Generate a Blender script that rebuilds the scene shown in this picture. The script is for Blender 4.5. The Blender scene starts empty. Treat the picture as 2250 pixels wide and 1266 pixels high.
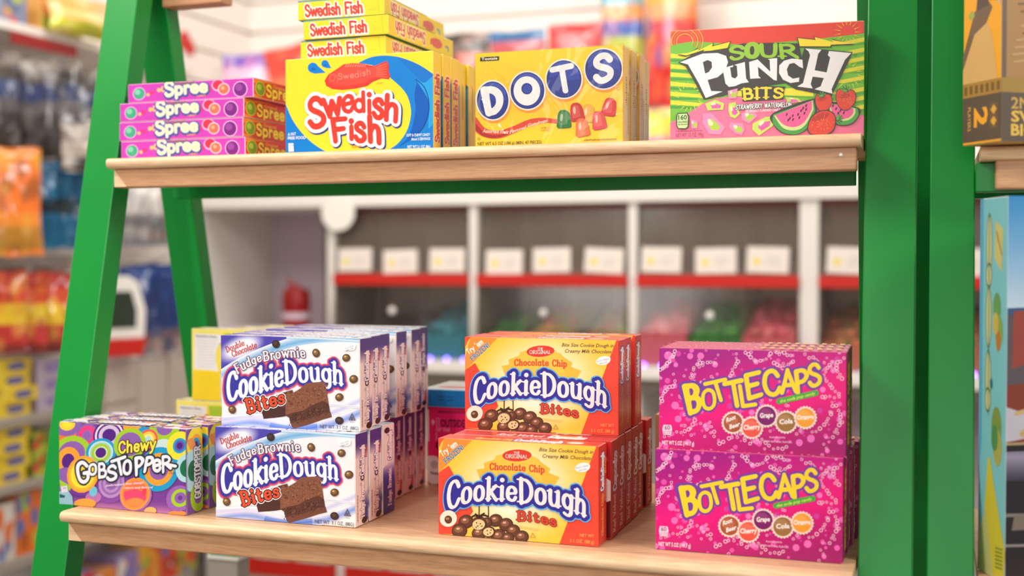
import bpy, math, random
from mathutils import Vector, Matrix
from mathutils.geometry import tessellate_polygon

# ------------------------------------------------------------------ camera, world, lights, exposure
scene = bpy.context.scene
COL = scene.collection
R = math.radians

def srgb(c):
    out = []
    for x in c[:3]:
        x = x / 255.0
        out.append(x / 12.92 if x <= 0.04045 else ((x + 0.055) / 1.055) ** 2.4)
    return tuple(out)

cam_data = bpy.data.cameras.new('camera')
cam = bpy.data.objects.new('camera', cam_data)
COL.objects.link(cam)
cam_data.sensor_width = 36.0
cam_data.lens = 2652.4 / 2250.0 * 36.0
cam_data.clip_start = 0.05
cam.location = (0.6646, -1.0143, 0.2568)
YAW, PITCH, ROLL = R(19.363), R(-1.582), R(-0.11)
fwd = Vector((-math.sin(YAW) * math.cos(PITCH), math.cos(YAW) * math.cos(PITCH), math.sin(PITCH)))
rgt = Vector((math.cos(YAW), math.sin(YAW), 0))
upv = rgt.cross(fwd)
r2 = rgt * math.cos(ROLL) + upv * math.sin(ROLL)
u2 = upv * math.cos(ROLL) - rgt * math.sin(ROLL)
cam.rotation_euler = Matrix((r2, u2, -fwd)).transposed().to_euler()
cam_data.dof.use_dof = True
cam_data.dof.focus_distance = 1.13
cam_data.dof.aperture_fstop = 3.2
scene.camera = cam

world = bpy.data.worlds.new('shop_ambient')
scene.world = world
world.use_nodes = True
bg = world.node_tree.nodes['Background']
bg.inputs[0].default_value = (1.0, 0.965, 0.93, 1)
bg.inputs[1].default_value = 0.50

def area(name, loc, target, sx, sy, power, col=(1.0, 0.962, 0.91)):
    d = bpy.data.lights.new(name, 'AREA')
    d.shape = 'RECTANGLE'; d.size = sx; d.size_y = sy; d.energy = power; d.color = col
    o = bpy.data.objects.new(name, d)
    COL.objects.link(o)
    o.location = loc
    o.rotation_euler = (Vector(target) - Vector(loc)).to_track_quat('-Z', 'Y').to_euler()
    return o

def spot(name, loc, target, angle, blend, power, radius, col=(1.0, 0.962, 0.91)):
    d = bpy.data.lights.new(name, 'SPOT')
    d.spot_size = R(angle); d.spot_blend = blend; d.energy = power; d.shadow_soft_size = radius; d.color = col
    o = bpy.data.objects.new(name, d)
    COL.objects.link(o)
    o.location = loc
    o.rotation_euler = (Vector(target) - Vector(loc)).to_track_quat('-Z', 'Y').to_euler()
    return o

area('ceiling_lamp_left', (-0.95, -0.75, 1.75), (-0.15, 0.1, 0.1), 0.9, 0.6, 40)
spot('track_spot', (0.00, -2.5, 1.45), (0.06, 0.05, 0.20), 21.8, 0.14, 92, 0.06)
spot('track_spot', (-0.55, -2.2, 1.60), (-0.06, 0.05, 0.20), 21.5, 0.2, 34, 0.06)
area('ceiling_lamp_aisle', (-0.5, 1.1, 1.75), (-0.5, 1.9, 0.0), 1.6, 0.8, 25)
area('ceiling_lamp_aisle', (0.1, 1.2, 1.75), (0.0, 2.6, 0.8), 1.4, 0.5, 7)
area('front_fill_lamp', (0.5, -3.1, 0.65), (0.35, 0.1, 0.15), 1.8, 1.3, 26, (1.0, 0.97, 0.93))  # added fill light behind the camera, lifts the box fronts deep between the stacks
area('ceiling_lamp_right', (2.1, -0.55, 1.3), (0.2, 0.1, 0.1), 0.7, 0.5, 32)

vs = scene.view_settings
vs.view_transform = 'Standard'
vs.look = 'None'
vs.gamma = 1.0
vs.use_curve_mapping = False
vs.exposure = -0.38

# ------------------------------------------------------------------ materials
def newmat(name):
    m = bpy.data.materials.new(name)
    m.use_nodes = True
    nt = m.node_tree
    return m, nt, nt.nodes['Principled BSDF']

def plain(name, c, rough=0.5, spec=0.4, metal=0.0, noise=0.06, scale=18.0, bump=0.0):
    m, nt, b = newmat(name)
    b.inputs['Roughness'].default_value = rough
    b.inputs['Specular IOR Level'].default_value = spec
    b.inputs['Metallic'].default_value = metal
    tc = nt.nodes.new('ShaderNodeTexCoord')
    nz = nt.nodes.new('ShaderNodeTexNoise')
    nz.inputs['Scale'].default_value = scale
    nz.inputs['Detail'].default_value = 4
    nt.links.new(tc.outputs['Object'], nz.inputs['Vector'])
    mx = nt.nodes.new('ShaderNodeMix'); mx.data_type = 'RGBA'
    a = srgb(c)
    mx.inputs[6].default_value = tuple(x * (1 - noise) for x in a) + (1,)
    mx.inputs[7].default_value = tuple(min(1, x * (1 + noise)) for x in a) + (1,)
    nt.links.new(nz.outputs['Fac'], mx.inputs[0])
    nt.links.new(mx.outputs[2], b.inputs['Base Color'])
    if bump:
        bp = nt.nodes.new('ShaderNodeBump'); bp.inputs['Strength'].default_value = bump
        bp.inputs['Distance'].default_value = 0.002
        nt.links.new(nz.outputs['Fac'], bp.inputs['Height'])
        nt.links.new(bp.outputs[0], b.inputs['Normal'])
    return m

def printed(name, rough, spec, bump=0.0, bscale=60.0, coat=0.0):
    m, nt, b = newmat(name)
    at = nt.nodes.new('ShaderNodeAttribute'); at.attribute_name = 'Col'
    tc = nt.nodes.new('ShaderNodeTexCoord')
    nz = nt.nodes.new('ShaderNodeTexNoise'); nz.inputs['Scale'].default_value = bscale
    nz.inputs['Detail'].default_value = 3
    nt.links.new(tc.outputs['Object'], nz.inputs['Vector'])
    mr = nt.nodes.new('ShaderNodeMapRange')
    mr.inputs[3].default_value = 0.94; mr.inputs[4].default_value = 1.05
    nt.links.new(nz.outputs['Fac'], mr.inputs[0])
    vm = nt.nodes.new('ShaderNodeVectorMath'); vm.operation = 'SCALE'
    nt.links.new(at.outputs['Color'], vm.inputs[0]); nt.links.new(mr.outputs[0], vm.inputs[3])
    nt.links.new(vm.outputs[0], b.inputs['Base Color'])
    b.inputs['Roughness'].default_value = rough
    b.inputs['Specular IOR Level'].default_value = spec
    b.inputs['Coat Weight'].default_value = coat
    b.inputs['Coat Roughness'].default_value = 0.15
    if bump:
        bp = nt.nodes.new('ShaderNodeBump'); bp.inputs['Strength'].default_value = bump
        bp.inputs['Distance'].default_value = 0.004
        nt.links.new(nz.outputs['Fac'], bp.inputs['Height'])
        nt.links.new(bp.outputs[0], b.inputs['Normal'])
    return m

def wood(name, c1, c2, rough=0.42, axis=0):
    m, nt, b = newmat(name)
    tc = nt.nodes.new('ShaderNodeTexCoord')
    mp = nt.nodes.new('ShaderNodeMapping')
    sc = [70.0, 70.0, 70.0]; sc[axis] = 5.0
    mp.inputs['Scale'].default_value = sc
    nt.links.new(tc.outputs['Object'], mp.inputs[0])
    nz = nt.nodes.new('ShaderNodeTexNoise'); nz.inputs['Scale'].default_value = 2.2
    nz.inputs['Detail'].default_value = 6; nz.inputs['Roughness'].default_value = 0.65
    nt.links.new(mp.outputs[0], nz.inputs['Vector'])
    mp2 = nt.nodes.new('ShaderNodeMapping')
    sc2 = [300.0, 300.0, 300.0]; sc2[axis] = 22.0
    mp2.inputs['Scale'].default_value = sc2
    nt.links.new(tc.outputs['Object'], mp2.inputs[0])
    n2 = nt.nodes.new('ShaderNodeTexNoise'); n2.inputs['Scale'].default_value = 2.0
    n2.inputs['Detail'].default_value = 2
    nt.links.new(mp2.outputs[0], n2.inputs['Vector'])
    ad = nt.nodes.new('ShaderNodeMath'); ad.operation = 'MULTIPLY_ADD'
    ad.inputs[1].default_value = 0.45
    nt.links.new(n2.outputs['Fac'], ad.inputs[0]); 
    ml = nt.nodes.new('ShaderNodeMath'); ml.operation = 'MULTIPLY'; ml.inputs[1].default_value = 0.6
    nt.links.new(nz.outputs['Fac'], ml.inputs[0]); nt.links.new(ml.outputs[0], ad.inputs[2])
    cr = nt.nodes.new('ShaderNodeValToRGB')
    cr.color_ramp.elements[0].position = 0.36; cr.color_ramp.elements[0].color = srgb(c2) + (1,)
    cr.color_ramp.elements[1].position = 0.64; cr.color_ramp.elements[1].color = srgb(c1) + (1,)
    nt.links.new(ad.outputs[0], cr.inputs[0])
    nt.links.new(cr.outputs[0], b.inputs['Base Color'])
    b.inputs['Roughness'].default_value = rough
    return m

def clear(name, tint, gloss=0.12, rough=0.05, bump=0.0, bscale=30.0, k=0.3, milk=0.0):
    m = bpy.data.materials.new(name); m.use_nodes = True
    nt = m.node_tree; nt.nodes.clear()
    out = nt.nodes.new('ShaderNodeOutputMaterial')
    tr = nt.nodes.new('ShaderNodeBsdfTransparent'); tr.inputs[0].default_value = tuple(tint) + (1,)
    gl = nt.nodes.new('ShaderNodeBsdfGlossy'); gl.inputs['Roughness'].default_value = rough
    mx = nt.nodes.new('ShaderNodeMixShader')
    lw = nt.nodes.new('ShaderNodeLayerWeight'); lw.inputs[0].default_value = 0.25
    ml = nt.nodes.new('ShaderNodeMath'); ml.operation = 'MULTIPLY_ADD'
    ml.inputs[1].default_value = k; ml.inputs[2].default_value = gloss
    nt.links.new(lw.outputs['Fresnel'], ml.inputs[0])
    nt.links.new(ml.outputs[0], mx.inputs[0])
    nt.links.new(tr.outputs[0], mx.inputs[1]); nt.links.new(gl.outputs[0], mx.inputs[2])
    if milk:
        df = nt.nodes.new('ShaderNodeBsdfDiffuse'); df.inputs[0].default_value = srgb((176, 160, 146)) + (1,)
        m2 = nt.nodes.new('ShaderNodeMixShader'); m2.inputs[0].default_value = milk
        nt.links.new(mx.outputs[0], m2.inputs[1]); nt.links.new(df.outputs[0], m2.inputs[2]); mx = m2
    nt.links.new(mx.outputs[0], out.inputs[0])
    if bump:
        tc = nt.nodes.new('ShaderNodeTexCoord')
        nz = nt.nodes.new('ShaderNodeTexNoise'); nz.inputs['Scale'].default_value = bscale
        nz.inputs['Distortion'].default_value = 1.5
        nt.links.new(tc.outputs['Object'], nz.inputs['Vector'])
        bp = nt.nodes.new('ShaderNodeBump'); bp.inputs['Strength'].default_value = bump
        bp.inputs['Distance'].default_value = 0.004
        nt.links.new(nz.outputs['Fac'], bp.inputs['Height']); nt.links.new(bp.outputs[0], gl.inputs['Normal'])
    return m

def emit(name, c, power):
    m = bpy.data.materials.new(name); m.use_nodes = True
    nt = m.node_tree; nt.nodes.clear()
    out = nt.nodes.new('ShaderNodeOutputMaterial')
    e = nt.nodes.new('ShaderNodeEmission'); e.inputs[0].default_value = tuple(c) + (1,); e.inputs[1].default_value = power
    nt.links.new(e.outputs[0], out.inputs[0])
    return m

M_CARD = printed('printed_card', 0.36, 0.35, coat=0.12)
M_FOIL = printed('printed_foil', 0.17, 0.7, bump=1.0, bscale=32.0, coat=0.4)
M_CANDY = printed('sugar_candy', 0.45, 0.4)
M_GREEN = plain('green_paint', (0, 138, 48), rough=0.36, spec=0.4, noise=0.10, scale=9.0, bump=0.05)
M_BEECH = wood('pale_beech', (242, 206, 166), (214, 172, 128))
M_APRON = wood('tan_beech', (208, 158, 116), (178, 128, 88))
M_BOARD = wood('shelf_board_wood', (222, 180, 142), (190, 146, 108))
M_WHITE = plain('white_laminate', (236, 230, 222), rough=0.45, noise=0.015)
M_WALL = plain('cream_slatwall', (246, 238, 230), rough=0.5, noise=0.012)
M_GROOVE = plain('slatwall_groove', (196, 186, 174), rough=0.7, noise=0.03)
M_FLOOR = plain('grey_vinyl_floor', (150, 142, 134), rough=0.45, noise=0.10, scale=6.0)
M_TAUPE = plain('taupe_bin_plastic', (206, 190, 174), rough=0.4, noise=0.06)
M_NICHE = plain('mauve_niche', (212, 194, 204), rough=0.55, noise=0.02)
M_RED = plain('red_plastic', (204, 38, 28), rough=0.3, noise=0.04)
M_DKRED = plain('dark_red_plastic', (150, 20, 22), rough=0.3, noise=0.06)
M_LID = clear("bin_acrylic", (0.90, 0.88, 0.86), gloss=0.015, rough=0.15, k=0.10, milk=0.16)
M_SCOOP = clear('scoop_acrylic', (0.93, 0.92, 0.91), gloss=0.01, rough=0.15, k=0.08, milk=0.02)
M_FILM = clear('cellophane', (0.97, 0.97, 0.97), gloss=0.035, rough=0.06, bump=0.7, bscale=22.0)
M_STEEL = plain('grey_steel', (150, 146, 140), rough=0.35, metal=0.6, noise=0.05)
M_CHROME = plain('chrome_wire', (220, 218, 214), rough=0.18, metal=1.0, noise=0.03)
M_GREY = plain('grey_shelf', (166, 156, 146), rough=0.5, noise=0.04)
M_LED = emit('violet_led', (0.22, 0.12, 1.0), 16.0)
M_KNOB = plain('white_knob', (244, 240, 230), rough=0.2, noise=0.02)

# ------------------------------------------------------------------ mesh helpers
class MB:
    """collects polygons with one colour per corner"""
    def __init__(s):
        s.v = []; s.f = []; s.c = []; s.smooth = False
    def poly(s, pts, col):
        n = len(s.v)
        s.v.extend(tuple(p) for p in pts)
        s.f.append(tuple(range(n, n + len(pts))))
        if isinstance(col[0], (tuple, list)):
            s.c.extend(col)
        else:
            s.c.extend([col] * len(pts))
    def box(s, x0, y0, z0, x1, y1, z1, col=(1, 1, 1)):
        P = [(x0, y0, z0), (x1, y0, z0), (x1, y1, z0), (x0, y1, z0), (x0, y0, z1), (x1, y0, z1), (x1, y1, z1), (x0, y1, z1)]
        for f in ((0, 3, 2, 1), (4, 5, 6, 7), (0, 1, 5, 4), (1, 2, 6, 5), (2, 3, 7, 6), (3, 0, 4, 7)):
            s.poly([P[i] for i in f], col)
    def hexa(s, P, col=(1, 1, 1)):
        for f in ((0, 3, 2, 1), (4, 5, 6, 7), (0, 1, 5, 4), (1, 2, 6, 5), (2, 3, 7, 6), (3, 0, 4, 7)):
            s.poly([P[i] for i in f], col)
    def prism(s, prof, a, b, axis, col=(1, 1, 1)):
        """extrude a profile (list of 2-D points) along an axis from a to b"""
        def P(t, q):
            if axis == 0: return (t, q[0], q[1])
            if axis == 1: return (q[0], t, q[1])
            return (q[0], q[1], t)
        n = len(prof)
        for i in range(n):
            p, q = prof[i], prof[(i + 1) % n]
            s.poly([P(a, p), P(a, q), P(b, q), P(b, p)], col)
        tri = tessellate_polygon([[Vector((p[0], p[1], 0)) for p in prof]])
        for t in tri:
            s.poly([P(a, prof[i]) for i in t], col); s.poly([P(b, prof[i]) for i in reversed(t)], col)
    def cyl(s, p0, p1, r0, r1=None, n=14, col=(1, 1, 1), caps=True):
        r1 = r0 if r1 is None else r1
        p0, p1 = Vector(p0), Vector(p1)
        d = (p1 - p0).normalized()
        a = d.orthogonal().normalized(); b = d.cross(a)
        A = [p0 + (a * math.cos(2 * math.pi * i / n) + b * math.sin(2 * math.pi * i / n)) * r0 for i in range(n)]
        B = [p1 + (a * math.cos(2 * math.pi * i / n) + b * math.sin(2 * math.pi * i / n)) * r1 for i in range(n)]
        for i in range(n):
            j = (i + 1) % n
            s.poly([A[i], A[j], B[j], B[i]], col)
        if caps:
            s.poly(A[::-1], col); s.poly(B, col)
    def ball(s, c, r, col=(1, 1, 1), nu=8, nv=5, sq=(1, 1, 1)):
        P = []
        for j in range(nv + 1):
            th = math.pi * j / nv
            P.append([(c[0] + r * sq[0] * math.sin(th) * math.cos(2 * math.pi * i / nu), c[1] + r * sq[1] * math.sin(th) * math.sin(2 * math.pi * i / nu), c[2] + r * sq[2] * math.cos(th)) for i in range(nu)])
        for j in range(nv):
            for i in range(nu):
                k = (i + 1) % nu
                if j == 0: s.poly([P[0][0], P[1][i], P[1][k]], col)
                elif j == nv - 1: s.poly([P[j][i], P[nv][0], P[j][k]], col)
                else: s.poly([P[j][i], P[j + 1][i], P[j + 1][k], P[j][k]], col)
    def mesh(s, name, mat, weld=False, smooth=False):
        me = bpy.data.meshes.new(name)
        me.from_pydata([tuple(p) for p in s.v], [], s.f)
        at = me.color_attributes.new('Col', 'FLOAT_COLOR', 'CORNER')
        flat = []
        for c in s.c: flat.extend((c[0], c[1], c[2], 1.0))
        at.data.foreach_set('color', flat)
        me.materials.append(mat)
        if weld:
            import bmesh
            bm = bmesh.new(); bm.from_mesh(me)
            bmesh.ops.remove_doubles(bm, verts=bm.verts, dist=1e-5)
            bmesh.ops.recalc_face_normals(bm, faces=bm.faces)
            bm.to_mesh(me); bm.free()
        if smooth:
            for p in me.polygons: p.use_smooth = True
            if hasattr(me, 'set_sharp_from_angle'): me.set_sharp_from_angle(angle=R(40))
        return me

def link(name, me, parent=None, loc=(0, 0, 0), rot=(0, 0, 0)):
    o = bpy.data.objects.new(name, me)
    COL.objects.link(o)
    o.parent = parent
    o.location = loc; o.rotation_euler = rot
    return o

def tag(o, label=None, cat=None, group=None, kind=None):
    if label: o['label'] = label
    if cat: o['category'] = cat
    if group: o['group'] = group
    if kind: o['kind'] = kind
    return o

def part(name, mb, mat, parent=None, bevel=0.0, smooth=False, **kw):
    o = link(name, mb.mesh(name, mat, weld=True, smooth=smooth), parent, **kw)
    if bevel:
        b = o.modifiers.new('edge', 'BEVEL'); b.width = bevel; b.segments = 2; b.limit_method = 'ANGLE'; b.angle_limit = R(40)
    return o

def root(name, loc, label, cat, group=None, rot=(0, 0, 0)):
    o = link(name, None, None, loc, rot)
    o.empty_display_size = 0.03
    return tag(o, label, cat, group)
# ------------------------------------------------------------------ printed artwork: polygons laid on a panel of a carton
def homography(quad, W, H):
    """canvas corners TL, TR, BR, BL (y down) -> panel metres (u right, v up)"""
    import numpy as np
    dst = [(0, H), (W, H), (W, 0), (0, 0)]
    A = []; B = []
    for (x, y), (u, v) in zip(quad, dst):
        A.append([x, y, 1, 0, 0, 0, -u * x, -u * y]); B.append(u)
        A.append([0, 0, 0, x, y, 1, -v * x, -v * y]); B.append(v)
    h = np.linalg.solve(np.array(A, float), np.array(B, float))
    return [float(t) for t in h]

def clip_axis(poly, k, lim, sign):
    out = []
    n = len(poly)
    for i in range(n):
        p, q = poly[i], poly[(i + 1) % n]
        dp, dq = (p[k] - lim) * sign, (q[k] - lim) * sign
        if dp <= 0: out.append(p)
        if (dp < 0 < dq) or (dq < 0 < dp):
            t = dp / (dp - dq)
            out.append(tuple(a + (b - a) * t for a, b in zip(p, q)))
    return out

def lerp(a, b, t): return tuple(x + (y - x) * t for x, y in zip(a, b))

def smooth(pts, n=5, closed=False):
    out = []
    m = len(pts)
    rng = range(m) if closed else range(m - 1)
    for i in rng:
        p1, p2 = pts[i], pts[(i + 1) % m]
        p0 = pts[i - 1] if (i > 0 or closed) else p1
        p3 = pts[(i + 2) % m] if (i + 2 < m or closed) else p2
        for k in range(n):
            t = k / n
            out.append(tuple(0.5 * (2 * b + (c - a) * t + (2 * a - 5 * b + 4 * c - d) * t * t + (3 * b - a - 3 * c + d) * t ** 3)
                             for a, b, c, d in zip(p0, p1, p2, p3)))
    if not closed: out.append(tuple(pts[-1]))
    return out

def circ(cx, cy, rx, ry=None, n=20, a0=0.0, a1=360.0, rot=0.0):
    ry = rx if ry is None else ry
    full = abs(a1 - a0) >= 359.9
    k = n if full else n + 1
    cr, sr = math.cos(R(rot)), math.sin(R(rot))
    out = []
    for i in range(k):
        a = R(a0 + (a1 - a0) * i / n)
        x, y = rx * math.cos(a), ry * math.sin(a)
        out.append((cx + x * cr - y * sr, cy + x * sr + y * cr))
    return out

STEP = 0.000009

class Panel:
    def __init__(s, mb, o, u, v, W, H, quad=None):
        s.mb = mb; s.o = Vector(o); s.u = Vector(u); s.vv = Vector(v); s.n = s.u.cross(s.vv)
        s.W = W; s.H = H; s.k = 1
        s.quad = quad or [(0, 0), (W * 1000, 0), (W * 1000, H * 1000), (0, H * 1000)]
        s.h = homography(s.quad, W, H)
    def map(s, x, y):
        h = s.h
        d = h[6] * x + h[7] * y + 1
        return ((h[0] * x + h[1] * y + h[2]) / d, (h[3] * x + h[4] * y + h[5]) / d)
    def put(s, pts, col, k):
        """one convex polygon in canvas coordinates"""
        single = not isinstance(col[0], (tuple, list))
        P = []
        for i, p in enumerate(pts):
            c = col if single else col[i]
            P.append(s.map(p[0], p[1]) + tuple(c))
        for ax, lim, sg in ((0, s.W, 1), (0, 0, -1), (1, s.H, 1), (1, 0, -1)):
            if all((q[ax] - lim) * sg <= 0 for q in P): continue
            P = clip_axis(P, ax, lim, sg)
            if len(P) < 3: return
        ar = sum(P[i][0] * P[(i + 1) % len(P)][1] - P[(i + 1) % len(P)][0] * P[i][1] for i in range(len(P)))
        if abs(ar) < 2e-10: return
        if ar < 0: P.reverse()
        off = s.o + s.n * (k * STEP)
        s.mb.poly([off + s.u * q[0] + s.vv * q[1] for q in P], [q[2:5] for q in P])
    def lay(s, k=None):
        """next print layer; many small marks that share a layer k are spread over thin sub-layers so none lie in one plane"""
        if k is None: k = s.k; s.k += 1; s.sub = 0; return k
        s.sub = (getattr(s, 'sub', 0) + 1) % 24
        s.k = max(s.k, k + 4)
        return k + s.sub * 0.15
    def fill(s, poly, c, k=None, holes=()):
        k = s.lay(k); c = srgb(c)
        loops = [[Vector((p[0], p[1], 0)) for p in poly]] + [[Vector((p[0], p[1], 0)) for p in h] for h in holes]
        flat = [p for l in loops for p in l]
        for t in tessellate_polygon(loops):
            s.put([(flat[i].x, flat[i].y) for i in t], c, k)
        return k
    def shade(s, poly, func, nx=24, ny=14, k=None):
        """convex polygon filled with a printed colour gradient func(x, y) -> sRGB"""
        k = s.lay(k)
        xs = [p[0] for p in poly]; ys = [p[1] for p in poly]
        x0, x1, y0, y1 = min(xs), max(xs), min(ys), max(ys)
        for i in range(nx):
            for j in range(ny):
                a, b = x0 + (x1 - x0) * i / nx, x0 + (x1 - x0) * (i + 1) / nx
                c, d = y0 + (y1 - y0) * j / ny, y0 + (y1 - y0) * (j + 1) / ny
                cell = [tuple(p) for p in poly]
                for ax, lim, sg in ((0, b, 1), (0, a, -1), (1, d, 1), (1, c, -1)):
                    cell = clip_axis(cell, ax, lim, sg)
                    if len(cell) < 3: break
                if len(cell) >= 3:
                    s.put(cell, [srgb(func(p[0], p[1])) for p in cell], k)
    def ring(s, cx, cy, r, w, c, n=14, k=None, ry=None):
        k = s.lay(k); c = srgb(c); ry = r if ry is None else ry
        A = circ(cx, cy, r, ry, n); B = circ(cx, cy, r - w, ry - w, n)
        for i in range(n):
            j = (i + 1) % n
            s.put([A[i], A[j], B[j], B[i]], c, k)
    def disc(s, cx, cy, r, c, ry=None, n=18, k=None, rot=0):
        s_c = srgb(c); k = s.lay(k)
        s.put(circ(cx, cy, r, ry, n, rot=rot), s_c, k)
    def stroke(s, pts, w, c, k=None, w1=None, smooth_it=False, caps=True):
        k = s.lay(k); c = srgb(c)
        if smooth_it: pts = smooth(pts, 6)
        for poly in ribbon(pts, lambda d, t: w + ((w1 if w1 is not None else w) - w) * t, caps):
            s.put(poly, c, k)
    def soft(s, pts, w, c0, c1, n=5):
        """a wide printed streak fading from colour c1 (rim) to c0 (core)"""
        for i in range(n):
            t = i / (n - 1)
            s.stroke(pts, w * (1 - 0.85 * t), lerp(c1, c0, t), smooth_it=True, caps=False)
    def text(s, txt, p0, p1, h, c, bold=0.0, up=None, k=None):
        """small print with the built-in face, fitted between p0 and p1 on its baseline"""
        k = s.lay(k); c = srgb(c)
        tris, wd = face_text(txt, bold)
        if up is None: up = (0, -h)
        for t in tris:
            s.put([(p0[0] + (p1[0] - p0[0]) * x / wd + up[0] * y, p0[1] + (p1[1] - p0[1]) * x / wd + up[1] * y) for x, y in t], c, k)
    def tiny(s, p0, p1, h, c, up=None, k=None):
        """print too small to read: a run of short bars"""
        k = s.lay(k); c = srgb(c); up = up or (0, -h); t = 0.0; i = 0
        while t < 1:
            w = (0.030, 0.018, 0.042, 0.024, 0.036)[i % 5]; q = min(1, t + w)
            a = lerp(p0, p1, t); b = lerp(p0, p1, q); z = 0.7 + 0.3 * ((i * 7) % 3) / 2
            s.put([a, b, (b[0] + up[0] * z, b[1] + up[1] * z), (a[0] + up[0] * z, a[1] + up[1] * z)], c, k)
            t = q + 0.012; i += 1
    def logo(s, txt, font, bottom, top, wt, layers, serif=False, contrast=None, space=0.12, lift=None, size=None, res=None):
        """lettering drawn with pen strokes inside an envelope; layers = [(extra width, sRGB[, dx, dy])] from the back"""
        adv = []; x = 0.0
        for i, ch in enumerate(txt):
            z = size[i] if size else 1.0
            a = 0.34 if ch == ' ' else font[ch][0]
            adv.append((x, z)); x += (a * z + space)
        tot = max(x - space, 1e-6)
        q = lambda a: s.map(a[0], a[1])
        L = math.dist(q(bottom[0]), q(bottom[-1])); Hm = 0.5 * (math.dist(q(bottom[0]), q(top[0])) + math.dist(q(bottom[-1]), q(top[-1])))
        sx = (L / Hm) / tot
        fb = along(bottom); ft = along(top)
        h = res or 0.032
        for lay in layers:
            ex, c = lay[0], srgb(lay[1]); dx, dy = (lay[2], lay[3]) if len(lay) > 2 else (0, 0)
            k = s.lay()
            segs = []
            for i, ch in enumerate(txt):
                if ch == ' ': continue
                x0, z = adv[i]; dyl = lift[i] if lift else 0.0
                for q in pen(font, ch, wt, sx, z, serif, contrast):
                    segs.append((q[0] + x0 * sx, q[1] + dyl, q[2] + x0 * sx, q[3] + dyl, q[4] + ex, q[5] + ex))
            for poly in field_polys(segs, h):
                out = []
                for gx, gy in poly:
                    X = gx / (tot * sx)
                    b = fb(X); t = ft(X)
                    out.append((b[0] + (t[0] - b[0]) * gy + dx, b[1] + (t[1] - b[1]) * gy + dy))
                s.put(out, c, k)

def field_polys(segs, h):
    """the union of pen segments (x0, y0, x1, y1, r0, r1) as non-overlapping convex cells"""
    import numpy as np
    if not segs: return []
    m = max(max(q[4], q[5]) for q in segs) + 2 * h
    x0 = min(min(q[0], q[2]) for q in segs) - m; x1 = max(max(q[0], q[2]) for q in segs) + m
    y0 = min(min(q[1], q[3]) for q in segs) - m; y1 = max(max(q[1], q[3]) for q in segs) + m
    nx = int((x1 - x0) / h) + 2; ny = int((y1 - y0) / h) + 2
    G = np.full((nx, ny), -9.0)
    xs = x0 + h * np.arange(nx); ys = y0 + h * np.arange(ny)
    for ax, ay, bx, by, ra, rb in segs:
        r = max(ra, rb) + 1.5 * h
        i0 = max(0, int((min(ax, bx) - r - x0) / h)); i1 = min(nx, int((max(ax, bx) + r - x0) / h) + 2)
        j0 = max(0, int((min(ay, by) - r - y0) / h)); j1 = min(ny, int((max(ay, by) + r - y0) / h) + 2)
        X = xs[i0:i1, None]; Y = ys[None, j0:j1]
        dx, dy = bx - ax, by - ay; L = dx * dx + dy * dy
        t = np.clip(((X - ax) * dx + (Y - ay) * dy) / L, 0, 1) if L > 1e-12 else 0 * X * Y
        d = np.sqrt((X - ax - t * dx) ** 2 + (Y - ay - t * dy) ** 2)
        G[i0:i1, j0:j1] = np.maximum(G[i0:i1, j0:j1], ra + (rb - ra) * t - d)
    P = G > 0
    full = P[:-1, :-1] & P[1:, :-1] & P[1:, 1:] & P[:-1, 1:]
    some = (P[:-1, :-1] | P[1:, :-1] | P[1:, 1:] | P[:-1, 1:]) & ~full
    out = []
    for j in range(ny - 1):
        i = 0; row = full[:, j]
        while i < nx - 1:
            if row[i]:
                k = i
                while k < nx - 1 and row[k] and k - i < 9: k += 1
                out.append([(xs[i], ys[j]), (xs[k], ys[j]), (xs[k], ys[j + 1]), (xs[i], ys[j + 1])])
                i = k
            else: i += 1
    for i, j in zip(*np.nonzero(some)):
        cs = [(i, j), (i + 1, j), (i + 1, j + 1), (i, j + 1)]
        poly = []
        for a in range(4):
            p, q = cs[a], cs[(a + 1) % 4]
            fp, fq = G[p], G[q]
            if fp > 0: poly.append((xs[p[0]], ys[p[1]]))
            if (fp > 0) != (fq > 0):
                t = fp / (fp - fq)
                poly.append((xs[p[0]] + (xs[q[0]] - xs[p[0]]) * t, ys[p[1]] + (ys[q[1]] - ys[p[1]]) * t))
        if len(poly) >= 3: out.append(poly)
    return out

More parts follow.
